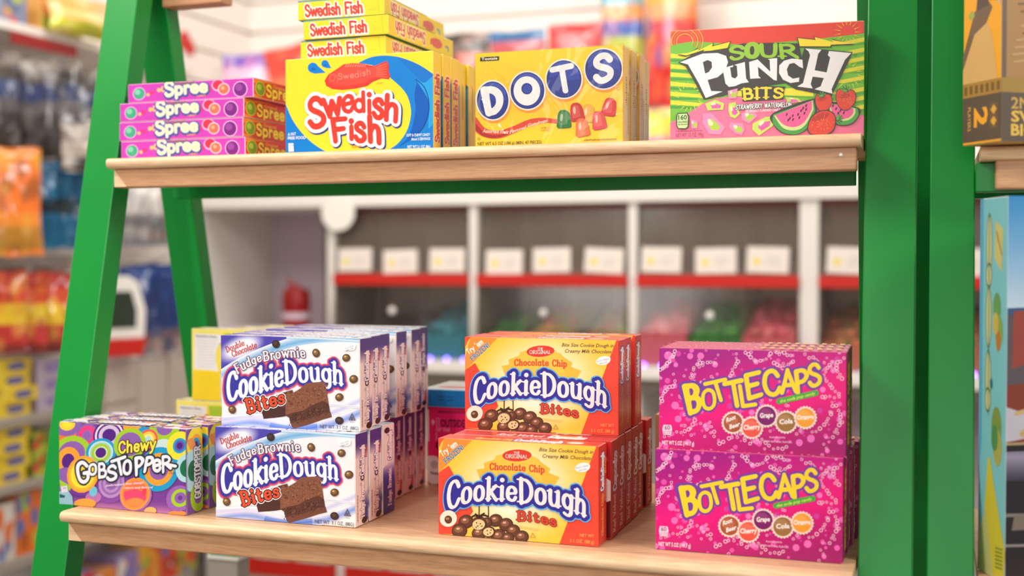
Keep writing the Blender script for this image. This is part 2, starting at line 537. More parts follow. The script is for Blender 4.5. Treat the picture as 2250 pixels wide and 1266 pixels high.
def pen(font, ch, wt, sx, z, serif, contrast):
    """pen segments of one letter in em units"""
    key = (id(font), ch, round(wt, 4), round(sx, 4), z, serif, contrast)
    if key in _glyphs: return _glyphs[key]
    con = contrast if contrast is not None else (0.45 if serif else 0.0)
    w = wt * z ** 0.4; out = []
    for kind, pts in font[ch][1]:
        P = [(x * sx * z, y * z) for x, y in pts]
        if kind == 'd':
            out.append((P[0][0], P[0][1], P[0][0], P[0][1], wt * 0.62, wt * 0.62)); continue
        if kind == 's': P = smooth(P, 5)
        if kind == 'o': P = smooth(P, 5, closed=True); P.append(P[0])
        rs = []
        for i in range(len(P)):
            a, b = P[max(0, i - 1)], P[min(len(P) - 1, i + 1)]
            if kind == 'o' and i in (0, len(P) - 1): a, b = P[-2], P[1]
            d = math.dist(a, b) or 1e-9
            rs.append(w / 2 * ((1 - con) + con * abs(b[1] - a[1]) / d))
        for i in range(len(P) - 1):
            if kind == 'l':
                d = math.dist(P[i], P[i + 1]) or 1e-9
                r = w / 2 * ((1 - con) + con * abs(P[i + 1][1] - P[i][1]) / d); ra = rb = r
            else: ra, rb = rs[i], rs[i + 1]
            out.append(P[i] + P[i + 1] + (ra, rb))
    if serif and len(font[ch]) > 2:
        for x, y, hw in font[ch][2]:
            t = wt * 0.19; hx = hw * max(sx, 0.6) * z + wt * 0.42
            yy = y * z + (t - w / 2 if y > 0.3 else w / 2 - t) * (0.6 if y not in (0,) else 1)
            out.append((x * sx * z - hx, yy, x * sx * z + hx, yy, t, t))
    _glyphs[key] = out
    return out

def along(pts):
    """piecewise function t in [0,1] (extrapolating) along a smooth polyline"""
    P = smooth(pts, 8) if len(pts) > 2 else list(pts)
    x = [0.0]
    for a, b in zip(P, P[1:]): x.append(x[-1] + math.dist(a, b))
    T = x[-1]
    def f(t):
        d = t * T
        i = 0
        while i < len(P) - 2 and d > x[i + 1]: i += 1
        q = (d - x[i]) / max(x[i + 1] - x[i], 1e-9)
        return (P[i][0] + (P[i + 1][0] - P[i][0]) * q, P[i][1] + (P[i + 1][1] - P[i][1]) * q)
    return f

def ribbon(pts, wf, caps=True):
    """a thick line as quads that share their mitred edges, half-disc ends"""
    n = len(pts)
    if n < 2: return []
    E = []
    for i in range(n):
        a, b, c = pts[max(0, i - 1)], pts[i], pts[min(n - 1, i + 1)]
        d1 = math.dist(a, b) or 1e-9; d2 = math.dist(b, c) or 1e-9
        u1 = ((b[0] - a[0]) / d1, (b[1] - a[1]) / d1); u2 = ((c[0] - b[0]) / d2, (c[1] - b[1]) / d2)
        if i == 0: u1 = u2
        if i == n - 1: u2 = u1
        m = (u1[0] + u2[0], u1[1] + u2[1]); l = math.hypot(*m) or 1e-9
        m = (m[0] / l, m[1] / l)
        w = wf(m, i / (n - 1)) / 2 / max(0.5, m[0] * u1[0] + m[1] * u1[1])
        E.append(((b[0] - m[1] * w, b[1] + m[0] * w), (b[0] + m[1] * w, b[1] - m[0] * w), m, w))
    out = [[E[i][0], E[i + 1][0], E[i + 1][1], E[i][1]] for i in range(n - 1)]
    if caps:
        for (l, r, m, w), sg, p in ((E[0], -1, pts[0]), (E[-1], 1, pts[-1])):
            a0 = math.degrees(math.atan2(m[1] * sg, m[0] * sg))
            out.append(circ(p[0], p[1], w, n=8, a0=a0 - 90, a1=a0 + 90))
    return out

_glyphs = {}
_faces = {}
def face_text(txt, bold):
    key = (txt, bold)
    if key in _faces: return _faces[key]
    cu = bpy.data.curves.new('print', 'FONT')
    cu.body = txt; cu.size = 1.0; cu.offset = bold; cu.resolution_u = 2; cu.fill_mode = 'FRONT'
    ob = bpy.data.objects.new('print', cu)
    COL.objects.link(ob)
    dg = bpy.context.evaluated_depsgraph_get(); dg.update()
    me = ob.evaluated_get(dg).to_mesh()
    V = [(v.co.x, v.co.y) for v in me.vertices]
    tris = []
    for p in me.polygons:
        ids = list(p.vertices)
        for i in range(1, len(ids) - 1):
            tris.append([V[ids[0]], V[ids[i]], V[ids[i + 1]]])
    ob.evaluated_get(dg).to_mesh_clear()
    bpy.data.objects.remove(ob); bpy.data.curves.remove(cu)
    x0 = min(p[0] for p in V); x1 = max(p[0] for p in V)
    H = 0.729
    out = ([[((x - x0), y / H) for x, y in t] for t in tris], max(x1 - x0, 1e-6))
    _faces[key] = out
    return out

# ------------------------------------------------------------------ pen-stroke letters: (advance, strokes, serifs)
O_ = [(.3, 1), (.1, .86), (.04, .5), (.1, .14), (.3, 0), (.5, .14), (.56, .5), (.5, .86)]
o_ = [(.25, .64), (.09, .53), (.05, .32), (.09, .1), (.25, 0), (.41, .1), (.45, .32), (.41, .53)]
F = {
 'A': (.62, [('l', [(.02, 0), (.31, 1), (.6, 0)]), ('l', [(.13, .32), (.49, .32)])], [(.02, 0, .08), (.6, 0, .08)]),
 'B': (.56, [('l', [(.08, 0), (.08, 1)]), ('s', [(.08, .98), (.34, .97), (.45, .77), (.34, .55), (.08, .53)]), ('s', [(.3, .54), (.47, .45), (.52, .26), (.4, .04), (.08, .02)])], [(.03, 1, .04), (.03, 0, .04)]),
 'C': (.58, [('s', [(.55, .76), (.45, .95), (.3, 1), (.12, .86), (.04, .5), (.12, .14), (.3, 0), (.46, .06), (.57, .24)])]),
 'D': (.6, [('l', [(.08, 0), (.08, 1)]), ('s', [(.08, .98), (.32, .94), (.5, .76), (.56, .5), (.5, .24), (.32, .06), (.08, .02)])], [(.04, 1, .06), (.04, 0, .06)]),
 'E': (.48, [('l', [(.46, .98), (.07, .98), (.07, .02), (.47, .02)]), ('l', [(.07, .52), (.38, .52)])], []),
 'F': (.5, [('l', [(.08, 0), (.08, .98), (.48, .98)]), ('l', [(.08, .52), (.4, .52)])], [(.08, 0, .09), (.03, 1, .04)]),
 'G': (.6, [('s', [(.54, .8), (.42, .97), (.28, 1), (.1, .84), (.04, .5), (.1, .14), (.3, 0), (.48, .06), (.55, .2)]), ('l', [(.55, .16), (.56, .44), (.36, .44)])]),
 'H': (.6, [('l', [(.06, 0), (.06, 1)]), ('l', [(.54, 0), (.54, 1)]), ('l', [(.06, .5), (.54, .5)])], []),
 'I': (.16, [('l', [(.08, 0), (.08, 1)])], [(.08, 0, .1), (.08, 1, .1)]),
 'L': (.46, [('l', [(.07, 1), (.07, .02), (.45, .02)])], []),
 'N': (.6, [('l', [(.06, 0), (.06, 1), (.54, 0), (.54, 1)])], []),
 'O': (.6, [('o', O_)]),
 'P': (.52, [('l', [(.08, 0), (.08, .98)]), ('s', [(.08, .98), (.34, .97), (.48, .74), (.34, .5), (.08, .46)])], []),
 'R': (.56, [('l', [(.08, 0), (.08, .98)]), ('s', [(.08, .98), (.34, .97), (.47, .75), (.34, .53), (.08, .5)]), ('l', [(.24, .5), (.54, 0)])], [(.08, 0, .07)]),
 'S': (.52, [('s', [(.48, .8), (.38, .96), (.22, .99), (.08, .86), (.08, .68), (.2, .56), (.36, .47), (.48, .32), (.45, .12), (.3, .01), (.14, .02), (.03, .18)])]),
 'T': (.58, [('l', [(.02, .98), (.56, .98)]), ('l', [(.29, .98), (.29, 0)])], [(.29, 0, .1)]),
 'U': (.58, [('s', [(.06, 1), (.06, .35), (.13, .08), (.29, 0), (.45, .08), (.52, .35), (.52, 1)])], []),
 'V': (.6, [('l', [(.02, 1), (.3, 0), (.58, 1)])]),
 'Y': (.56, [('l', [(.02, 1), (.28, .5), (.54, 1)]), ('l', [(.28, .5), (.28, 0)])]),
 'Z': (.5, [('l', [(.03, .98), (.47, .98), (.03, .02), (.48, .02)])]),
 'a': (.5, [('o', [(.24, .62), (.09, .52), (.05, .31), (.09, .1), (.24, 0), (.38, .1), (.43, .31), (.38, .52)]), ('l', [(.43, .62), (.43, .02)])], [(.49, .02, .03)]),
 'b': (.5, [('l', [(.07, 1), (.07, 0)]), ('o', [(.26, .62), (.12, .52), (.07, .31), (.12, .1), (.26, 0), (.41, .1), (.46, .31), (.41, .52)])], [(.03, 1, .03)]),
 'c': (.45, [('s', [(.42, .48), (.34, .61), (.22, .63), (.09, .52), (.05, .31), (.09, .1), (.24, 0), (.36, .04), (.43, .15)])]),
 'd': (.52, [('l', [(.45, 1), (.45, .02)]), ('o', [(.25, .62), (.1, .52), (.05, .31), (.1, .1), (.25, 0), (.4, .1), (.45, .31), (.4, .52)])], [(.41, 1, .04), (.5, .02, .03)]),
 'e': (.48, [('s', [(.06, .3), (.3, .33), (.44, .35), (.42, .53), (.25, .63), (.1, .54), (.05, .31), (.1, .1), (.26, 0), (.38, .03), (.45, .14)])]),
 'f': (.34, [('s', [(.36, .92), (.28, 1), (.16, .9), (.14, .7), (.14, 0)]), ('l', [(.02, .62), (.3, .62)])], [(.14, 0, .06)]),
 'g': (.52, [('o', [(.25, .62), (.1, .52), (.05, .33), (.1, .14), (.25, .04), (.4, .14), (.45, .33), (.4, .52)]), ('s', [(.45, .62), (.45, .05), (.42, -.16), (.28, -.26), (.1, -.2)])], [(.5, .62, .02)]),
 'h': (.52, [('l', [(.08, 1), (.08, 0)]), ('s', [(.08, .38), (.17, .58), (.3, .64), (.41, .55), (.44, .35), (.44, 0)])], [(.08, 0, .05), (.44, 0, .05), (.04, 1, .04)]),
 'i': (.2, [('l', [(.1, .62), (.1, 0)]), ('d', [(.1, .92)])], [(.1, 0, .06), (.06, .62, .04)]),
 'k': (.52, [('l', [(.08, 1), (.08, 0)]), ('l', [(.44, .64), (.1, .28)]), ('l', [(.2, .36), (.48, 0)])], [(.08, 0, .05), (.04, 1, .04), (.48, 0, .04), (.42, .64, .05)]),
 'l': (.2, [('l', [(.1, 1), (.1, 0)])], [(.1, 0, .06), (.06, 1, .04)]),
 'm': (.8, [('l', [(.07, .64), (.07, 0)]), ('s', [(.07, .38), (.16, .59), (.28, .63), (.37, .54), (.39, .35), (.39, 0)]), ('s', [(.39, .38), (.48, .59), (.6, .63), (.7, .54), (.72, .35), (.72, 0)])], [(.07, 0, .04), (.72, 0, .04)]),
 'n': (.5, [('l', [(.08, .64), (.08, 0)]), ('s', [(.08, .38), (.17, .59), (.29, .64), (.39, .55), (.42, .35), (.42, 0)])], [(.08, 0, .05), (.42, 0, .05), (.04, .64, .03)]),
 'o': (.5, [('o', o_)]),
 'p': (.5, [('l', [(.07, .64), (.07, -.28)]), ('o', [(.26, .62), (.12, .52), (.07, .31), (.12, .1), (.26, 0), (.41, .1), (.46, .31), (.41, .52)])], [(.07, -.28, .06), (.03, .64, .03)]),
 'r': (.36, [('l', [(.08, .64), (.08, 0)]), ('s', [(.08, .36), (.16, .57), (.27, .63), (.35, .56)])], [(.1, 0, .07), (.04, .64, .03)]),
 's': (.42, [('s', [(.37, .5), (.29, .61), (.17, .62), (.07, .53), (.09, .41), (.22, .33), (.35, .25), (.38, .11), (.27, .01), (.13, .01), (.03, .13)])]),
 't': (.36, [('s', [(.15, .86), (.15, .2), (.18, .04), (.28, 0), (.36, .08)]), ('l', [(.02, .62), (.33, .62)])], []),
 'u': (.52, [('s', [(.07, .63), (.07, .25), (.13, .05), (.25, 0), (.38, .06), (.44, .25)]), ('l', [(.44, .63), (.44, 0)])], [(.03, .63, .03), (.4, .63, .03), (.48, .01, .03)]),
 'v': (.48, [('l', [(.03, .63), (.24, .02), (.45, .63)])]),
 'w': (.72, [('l', [(.03, .63), (.19, .02), (.36, .55), (.53, .02), (.69, .63)])], [(.03, .63, .04), (.69, .63, .04)]),
 'y': (.5, [('l', [(.03, .63), (.25, .03)]), ('s', [(.47, .63), (.28, .06), (.18, -.2), (.04, -.26)])], []),
 "'": (.14, [('l', [(.09, 1), (.06, .8)])]),
 '!': (.2, [('l', [(.1, 1), (.1, .32)]), ('d', [(.1, .02)])]),
 '2': (.52, [('s', [(.06, .78), (.14, .95), (.28, 1), (.42, .9), (.44, .7), (.32, .48), (.05, .02)]), ('l', [(.05, .02), (.48, .02)])]),
}
PLAIN = {k: (v[0], v[1]) for k, v in F.items()}
# ------------------------------------------------------------------ cartons
def carton(mb, W, D, H, cols, edge=(240, 236, 230), e=0.0007):
    """a folded card box with slightly worn edges; cols: front, right, back, left, top, bottom (sRGB)"""
    X = (0, W); Y = (0, D); Z = (0, H)
    def p(i, j, k, ax):
        q = [X[i], Y[j], Z[k]]
        s = [e if t == 0 else -e for t in (i, j, k)]
        for a in range(3):
            if a != ax: q[a] += s[a]
        return tuple(q)
    C = [srgb(c) for c in cols]; E = srgb(edge)
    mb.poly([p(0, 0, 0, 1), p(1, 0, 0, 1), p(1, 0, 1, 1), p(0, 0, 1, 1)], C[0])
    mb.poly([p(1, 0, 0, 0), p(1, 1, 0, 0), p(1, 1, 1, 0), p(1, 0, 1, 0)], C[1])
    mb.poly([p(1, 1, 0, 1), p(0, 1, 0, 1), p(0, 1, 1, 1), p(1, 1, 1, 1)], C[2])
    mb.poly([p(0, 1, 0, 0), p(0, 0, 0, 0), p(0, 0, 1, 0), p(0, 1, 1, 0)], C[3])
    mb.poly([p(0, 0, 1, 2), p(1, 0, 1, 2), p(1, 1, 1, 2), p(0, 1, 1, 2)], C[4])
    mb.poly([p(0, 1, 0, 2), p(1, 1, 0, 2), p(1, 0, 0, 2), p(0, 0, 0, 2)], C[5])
    for i in (0, 1):
        for j in (0, 1):
            mb.poly([p(i, j, 0, 0), p(i, j, 1, 0), p(i, j, 1, 1), p(i, j, 0, 1)], E)
            mb.poly([p(i, 0, j, 0), p(i, 1, j, 0), p(i, 1, j, 2), p(i, 0, j, 2)], E)
            mb.poly([p(0, i, j, 1), p(1, i, j, 1), p(1, i, j, 2), p(0, i, j, 2)], E)
            for k in (0, 1):
                mb.poly([p(i, j, k, 0), p(i, j, k, 1), p(i, j, k, 2)], E)

def front(mb, W, D, H, quad=None): return Panel(mb, (0, 0, 0), (1, 0, 0), (0, 0, 1), W, H, quad)
def right(mb, W, D, H, quad=None): return Panel(mb, (W, 0, 0), (0, 1, 0), (0, 0, 1), D, H, quad)
def left(mb, W, D, H, quad=None): return Panel(mb, (0, D, 0), (0, -1, 0), (0, 0, 1), D, H, quad)
def top(mb, W, D, H, quad=None): return Panel(mb, (0, 0, H), (1, 0, 0), (0, 1, 0), W, D, quad)
U = [(0, 0), (100, 0), (100, 100), (0, 100)]

def flap_plate(mb, W, D, H, col):
    """the tucked end flap: a thin card plate proud of the right-hand end"""
    m = 0.0006
    c = srgb(col)
    mb.box(W - 0.0002, m, m, W + 0.00035, D - m, H - m, c)
    return Panel(mb, (W + 0.00036, m, m), (0, 1, 0), (0, 0, 1), D - 2 * m, H - 2 * m, U)

rnd = random.Random(4)

# ---- white and blue brownie box
BW = (0.152, 0.0262, 0.0885)
def art_brownie():
    mb = MB(); W, D, H = BW
    carton(mb, W, D, H, [(243, 240, 242), (250, 222, 214), (240, 236, 238), (240, 236, 238), (236, 234, 242), (240, 236, 238)])
    p = front(mb, W, D, H, [(125, 155), (1365, 215), (1365, 1065), (147, 940)])
    p.shade([(125, 155), (770, 186), (600, 290), (380, 390), (130, 500)],
            lambda x, y: lerp((246, 244, 250), (78, 70, 172), min(1, max(0, (math.hypot((x - 300) / 1.7, (y - 272) + (x - 300) * .3) - 62) / 62))), 34, 20)
    p.soft([(120, 520), (330, 390), (620, 272), (900, 215), (1400, 205)], 92, (150, 190, 228), (236, 238, 246), 6)
    p.soft([(560, 300), (800, 235), (1100, 205), (1400, 215)], 60, (120, 176, 222), (170, 204, 234), 4)
    p.soft([(700, 190), (950, 200), (1380, 240)], 26, (226, 238, 248), (160, 200, 232), 4)
    p.soft([(140, 900), (420, 900), (740, 980), (1060, 900), (1400, 770)], 84, (206, 204, 236), (243, 240, 244), 5)
    p.soft([(140, 960), (420, 935), (760, 1010), (1100, 985), (1400, 880)], 80, (138, 160, 222), (216, 214, 238), 6)
    p.soft([(560, 970), (760, 1010), (980, 1000)], 60, (86, 120, 210), (138, 160, 222), 4)
    p.soft([(150, 870), (500, 870), (800, 950), (1000, 930)], 26, (250, 250, 252), (222, 222, 240), 4)
    p.soft([(1000, 800), (1200, 820), (1400, 850)], 22, (206, 206, 230), (243, 240, 242), 3)
    for t, b, tp in (('Double', [(182, 308), (332, 248)], [(166, 258), (318, 196)]), ('Chocolate', [(232, 350), (440, 272)], [(218, 300), (430, 216)])):
        p.logo(t, F, b, tp, 0.15, [(0, (200, 40, 36))], serif=True, contrast=0.5)
    # brownie behind
    p.fill([(486, 826), (520, 760), (640, 690), (760, 660), (762, 700), (705, 790), (706, 890), (640, 900), (508, 906)], (104, 62, 50))
    p.fill([(486, 826), (600, 800), (706, 812), (706, 890), (640, 898), (508, 904)], (78, 46, 40))
    for ex in ((0.20, (222, 110, 146)), (0.165, (204, 62, 96)), (0.115, (58, 56, 158))):
        p.logo('Cookie', F, [(196, 742), (330, 702), (470, 668), (672, 612)], [(190, 506), (330, 478), (480, 446), (664, 402)], 0.165, [ex], serif=True, contrast=0.4, space=0.14, size=[1.05, 1, 1, 1, 1, 1])
        p.logo('Dough', F, [(700, 606), (880, 592), (1040, 600), (1208, 634)], [(684, 402), (880, 398), (1040, 410), (1204, 438)], 0.165, [ex], serif=True, contrast=0.4, space=0.14, size=[1.02, 1, 1, 1, 1])
    p.disc(268, 612, 42, (58, 56, 158), 66, rot=10)
    p.logo('Cookie', F, [(196, 742), (330, 702), (470, 668), (672, 612)], [(190, 506), (330, 478), (480, 446), (664, 402)], 0.165, [(0, (247, 242, 246))], serif=True, contrast=0.4, space=0.14, size=[1.05, 1, 1, 1, 1, 1])
    p.logo('Dough', F, [(700, 606), (880, 592), (1040, 600), (1208, 634)], [(684, 402), (880, 398), (1040, 410), (1204, 438)], 0.165, [(0, (247, 242, 246))], serif=True, contrast=0.4, space=0.14, size=[1.02, 1, 1, 1, 1])
    for t, b, tp in (('Fudge', [(278, 500), (372, 440), (484, 392)], [(240, 420), (340, 366), (470, 318)]), ('Brownie', [(506, 396), (680, 368), (872, 372)], [(494, 312), (672, 280), (862, 284)])):
        p.logo(t, F, b, tp, 0.17, [(0.075, (92, 60, 110)), (0.0, (252, 236, 232))], serif=True, contrast=0.3, space=0.17)
    # front brownie
    p.fill([(694, 700), (760, 690), (830, 650), (880, 606), (960, 600), (1044, 598), (1062, 660), (1082, 790), (1092, 860), (1112, 916), (1050, 930), (930, 968), (780, 1004), (758, 990), (730, 900), (700, 880)], (136, 84, 62))
    p.fill([(698, 884), (770, 862), (850, 850), (940, 800), (1040, 770), (1084, 800), (1094, 862), (1112, 918), (1040, 934), (930, 968), (780, 1004), (758, 990), (730, 905)], (92, 54, 42))
    p.fill([(745, 940), (900, 930), (1040, 880), (1100, 872), (1112, 918), (1040, 934), (930, 968), (780, 1004), (758, 990)], (112, 68, 52))
    k = p.lay()
    for _ in range(320):
        a, b = rnd.random(), rnd.random()
        x = 700 + a * 375; y = 690 - a * 80 + b * (170 - a * 15)
        p.disc(x, y, rnd.uniform(3, 8), rnd.choice([(158, 100, 74), (116, 68, 50), (146, 92, 66), (104, 60, 44)]), n=6, k=k)
    for _ in range(200):
        a, b = rnd.random(), rnd.random()
        x = 725 + a * 360; y = 880 - a * 75 + b * (100 - a * 15)
        p.disc(x, y, rnd.uniform(3, 7), rnd.choice([(70, 40, 32), (126, 78, 58), (84, 48, 38), (60, 34, 28)]), n=6, k=k)
    p.logo('Bites', F, [(380, 850), (690, 770)], [(345, 732), (676, 664)], 0.22, [(0.13, (250, 248, 248)), (0.07, (40, 22, 22)), (0, (232, 82, 52))], serif=True, contrast=0.3, space=0.18)
    for x, y, rx, ry, ro, dark in ((610, 245, 34, 38, -30, 1), (970, 336, 34, 41, -25, 0), (1245, 388, 37, 36, 0, 0), (1312, 584, 40, 38, 0, 0), (1181, 743, 38, 36, 0, 0), (1181, 953, 40, 34, 30, 1), (238, 812, 32, 38, -25, 0)):
        c = (64, 46, 42) if dark else (104, 72, 44)
        p.disc(x, y, rx, c, ry, rot=ro)
        if not dark:
            p.disc(x - 6, y - 7, rx * .62, (140, 102, 62), ry * .58, rot=ro); p.disc(x - 10, y - 12, rx * .28, (206, 176, 130), ry * .22, rot=ro)
        else:
            p.disc(x - 6, y - 8, rx * .5, (84, 64, 58), ry * .4, rot=ro)
    p.disc(1278, 290, 54, (252, 250, 250), 32, rot=8); p.disc(1240, 300, 26, (252, 250, 250), 22); p.disc(1306, 276, 28, (252, 250, 250), 24)
    p.text('EGG FREE', (1238, 308), (1316, 286), 14, (150, 150, 160), up=(-5, -14)); p.text('RECIPE', (1250, 326), (1314, 308), 13, (150, 150, 160), up=(-5, -13))
    p.fill([(1296, 888), (1330, 960), (1264, 952)], (96, 92, 110), holes=[[(1296, 906), (1318, 950), (1276, 946)]])
    p.disc(1296, 936, 13, (96, 92, 110), n=8); p.text('TM', (1280, 976), (1316, 980), 10, (110, 106, 120))
    p.text('NET WT. 3.1 OZ. (88G)', (1006, 1012), (1355, 1048), 34, (84, 78, 92), bold=0.006)
    t = top(mb, W, D, H, U)
    t.fill([(0, 0), (42, 0), (38, 100), (0, 100)], (150, 150, 212)); t.fill([(44, 0), (100, 0), (100, 100), (40, 100)], (240, 240, 246))
    t.fill([(74, 0), (100, 0), (100, 60)], (204, 226, 240))
    t.logo('Fudge Brownie', F, [(6, 78), (46, 78)], [(8, 30), (48, 30)], 0.2, [(0.1, (96, 84, 160)), (0, (250, 244, 246))], serif=True)
    t.logo('CookieDough', F, [(50, 78), (84, 78)], [(51, 30), (85, 30)], 0.2, [(0.12, (90, 84, 172)), (0, (250, 246, 248))], serif=True)
    t.logo('Bites', F, [(72, 96), (84, 96)], [(72, 80), (84, 80)], 0.2, [(0, (206, 96, 90))])
    t.disc(92, 46, 2.4, (96, 62, 52), 14)
    return mb.mesh('brownie_carton', M_CARD)

def art_brownie_flap(kind):
    mb = MB(); W, D, H = BW
    f = flap_plate(mb, W, D, H, (250, 224, 216))
    def grad(x, y): return (250, 224, 216)
    if kind == 'plain':
        f.shade([(0, 0), (100, 0), (100, 32), (0, 26)], lambda x, y: lerp((84, 64, 134), (250, 224, 216), min(1, max(0, (y - 12) / 16))), 3, 14)
        f.shade([(48, 70), (100, 62), (100, 96), (64, 92)], lambda x, y: lerp((250, 224, 216), (84, 78, 150), min(1, max(0, (y - 62) / 18))), 5, 8)
        f.logo('Fudge Brownie', F, [(72, 92), (72, 52)], [(38, 92), (38, 52)], 0.15, [(0.055, (122, 74, 84)), (0, (250, 232, 226))], serif=True)
        f.disc(56, 49, 17, (70, 44, 60), 3.4); f.disc(56, 49, 9, (244, 214, 208), 1.8)
        f.logo('CookieDough', F, [(74, 46), (74, 14)], [(36, 46), (36, 14)], 0.16, [(0.07, (66, 50, 116)), (0, (250, 230, 228))], serif=True)
        f.logo('Bites', F, [(92, 28), (92, 16)], [(76, 28), (76, 16)], 0.2, [(0, (204, 56, 50))])
        f.disc(72, 96, 24, (72, 46, 42), 3.6, rot=0); f.tiny((20, 96), (20, 66), 10, (170, 130, 130), up=(-10, 0))
    elif kind == 'wide':
        f.shade([(0, 0), (100, 0), (100, 52), (0, 62)], lambda x, y: lerp((84, 66, 140), (246, 216, 212), min(1, max(0, (y - 34 - .1 * (100 - x)) / 20))), 4, 16)
        f.logo('Fudge Brownie', F, [(66, 48), (66, 8)], [(34, 48), (34, 8)], 0.18, [(0, (240, 224, 232))], serif=True)
        f.disc(54, 52, 15, (70, 44, 60), 3)
        f.logo('CookieDough', F, [(72, 82), (72, 57)], [(36, 82), (36, 57)], 0.16, [(0.07, (96, 62, 96)), (0, (250, 230, 228))], serif=True)
        f.logo('Bites', F, [(84, 92), (84, 80)], [(60, 92), (60, 80)], 0.2, [(0, (204, 56, 50))])
        f.disc(60, 95, 24, (60, 40, 40), 3.4)
    else:
        f.shade([(0, 48), (100, 38), (100, 100), (0, 100)], lambda x, y: lerp((246, 216, 212), (70, 66, 146), min(1, max(0, (y - 42) / 16))), 3, 14)
        f.disc(36, 6, 24, (66, 44, 40), 3.4)
        f.logo('CookieDough', F, [(80, 40), (80, 8)], [(42, 40), (42, 8)], 0.16, [(0.07, (66, 50, 116)), (0, (250, 230, 228))], serif=True)
        f.logo('Fudge Brownie', F, [(74, 92), (74, 50)], [(42, 92), (42, 50)], 0.15, [(0.04, (60, 56, 130)), (0, (236, 206, 218))], serif=True)
    return mb.mesh('brownie_end_flap', M_CARD)

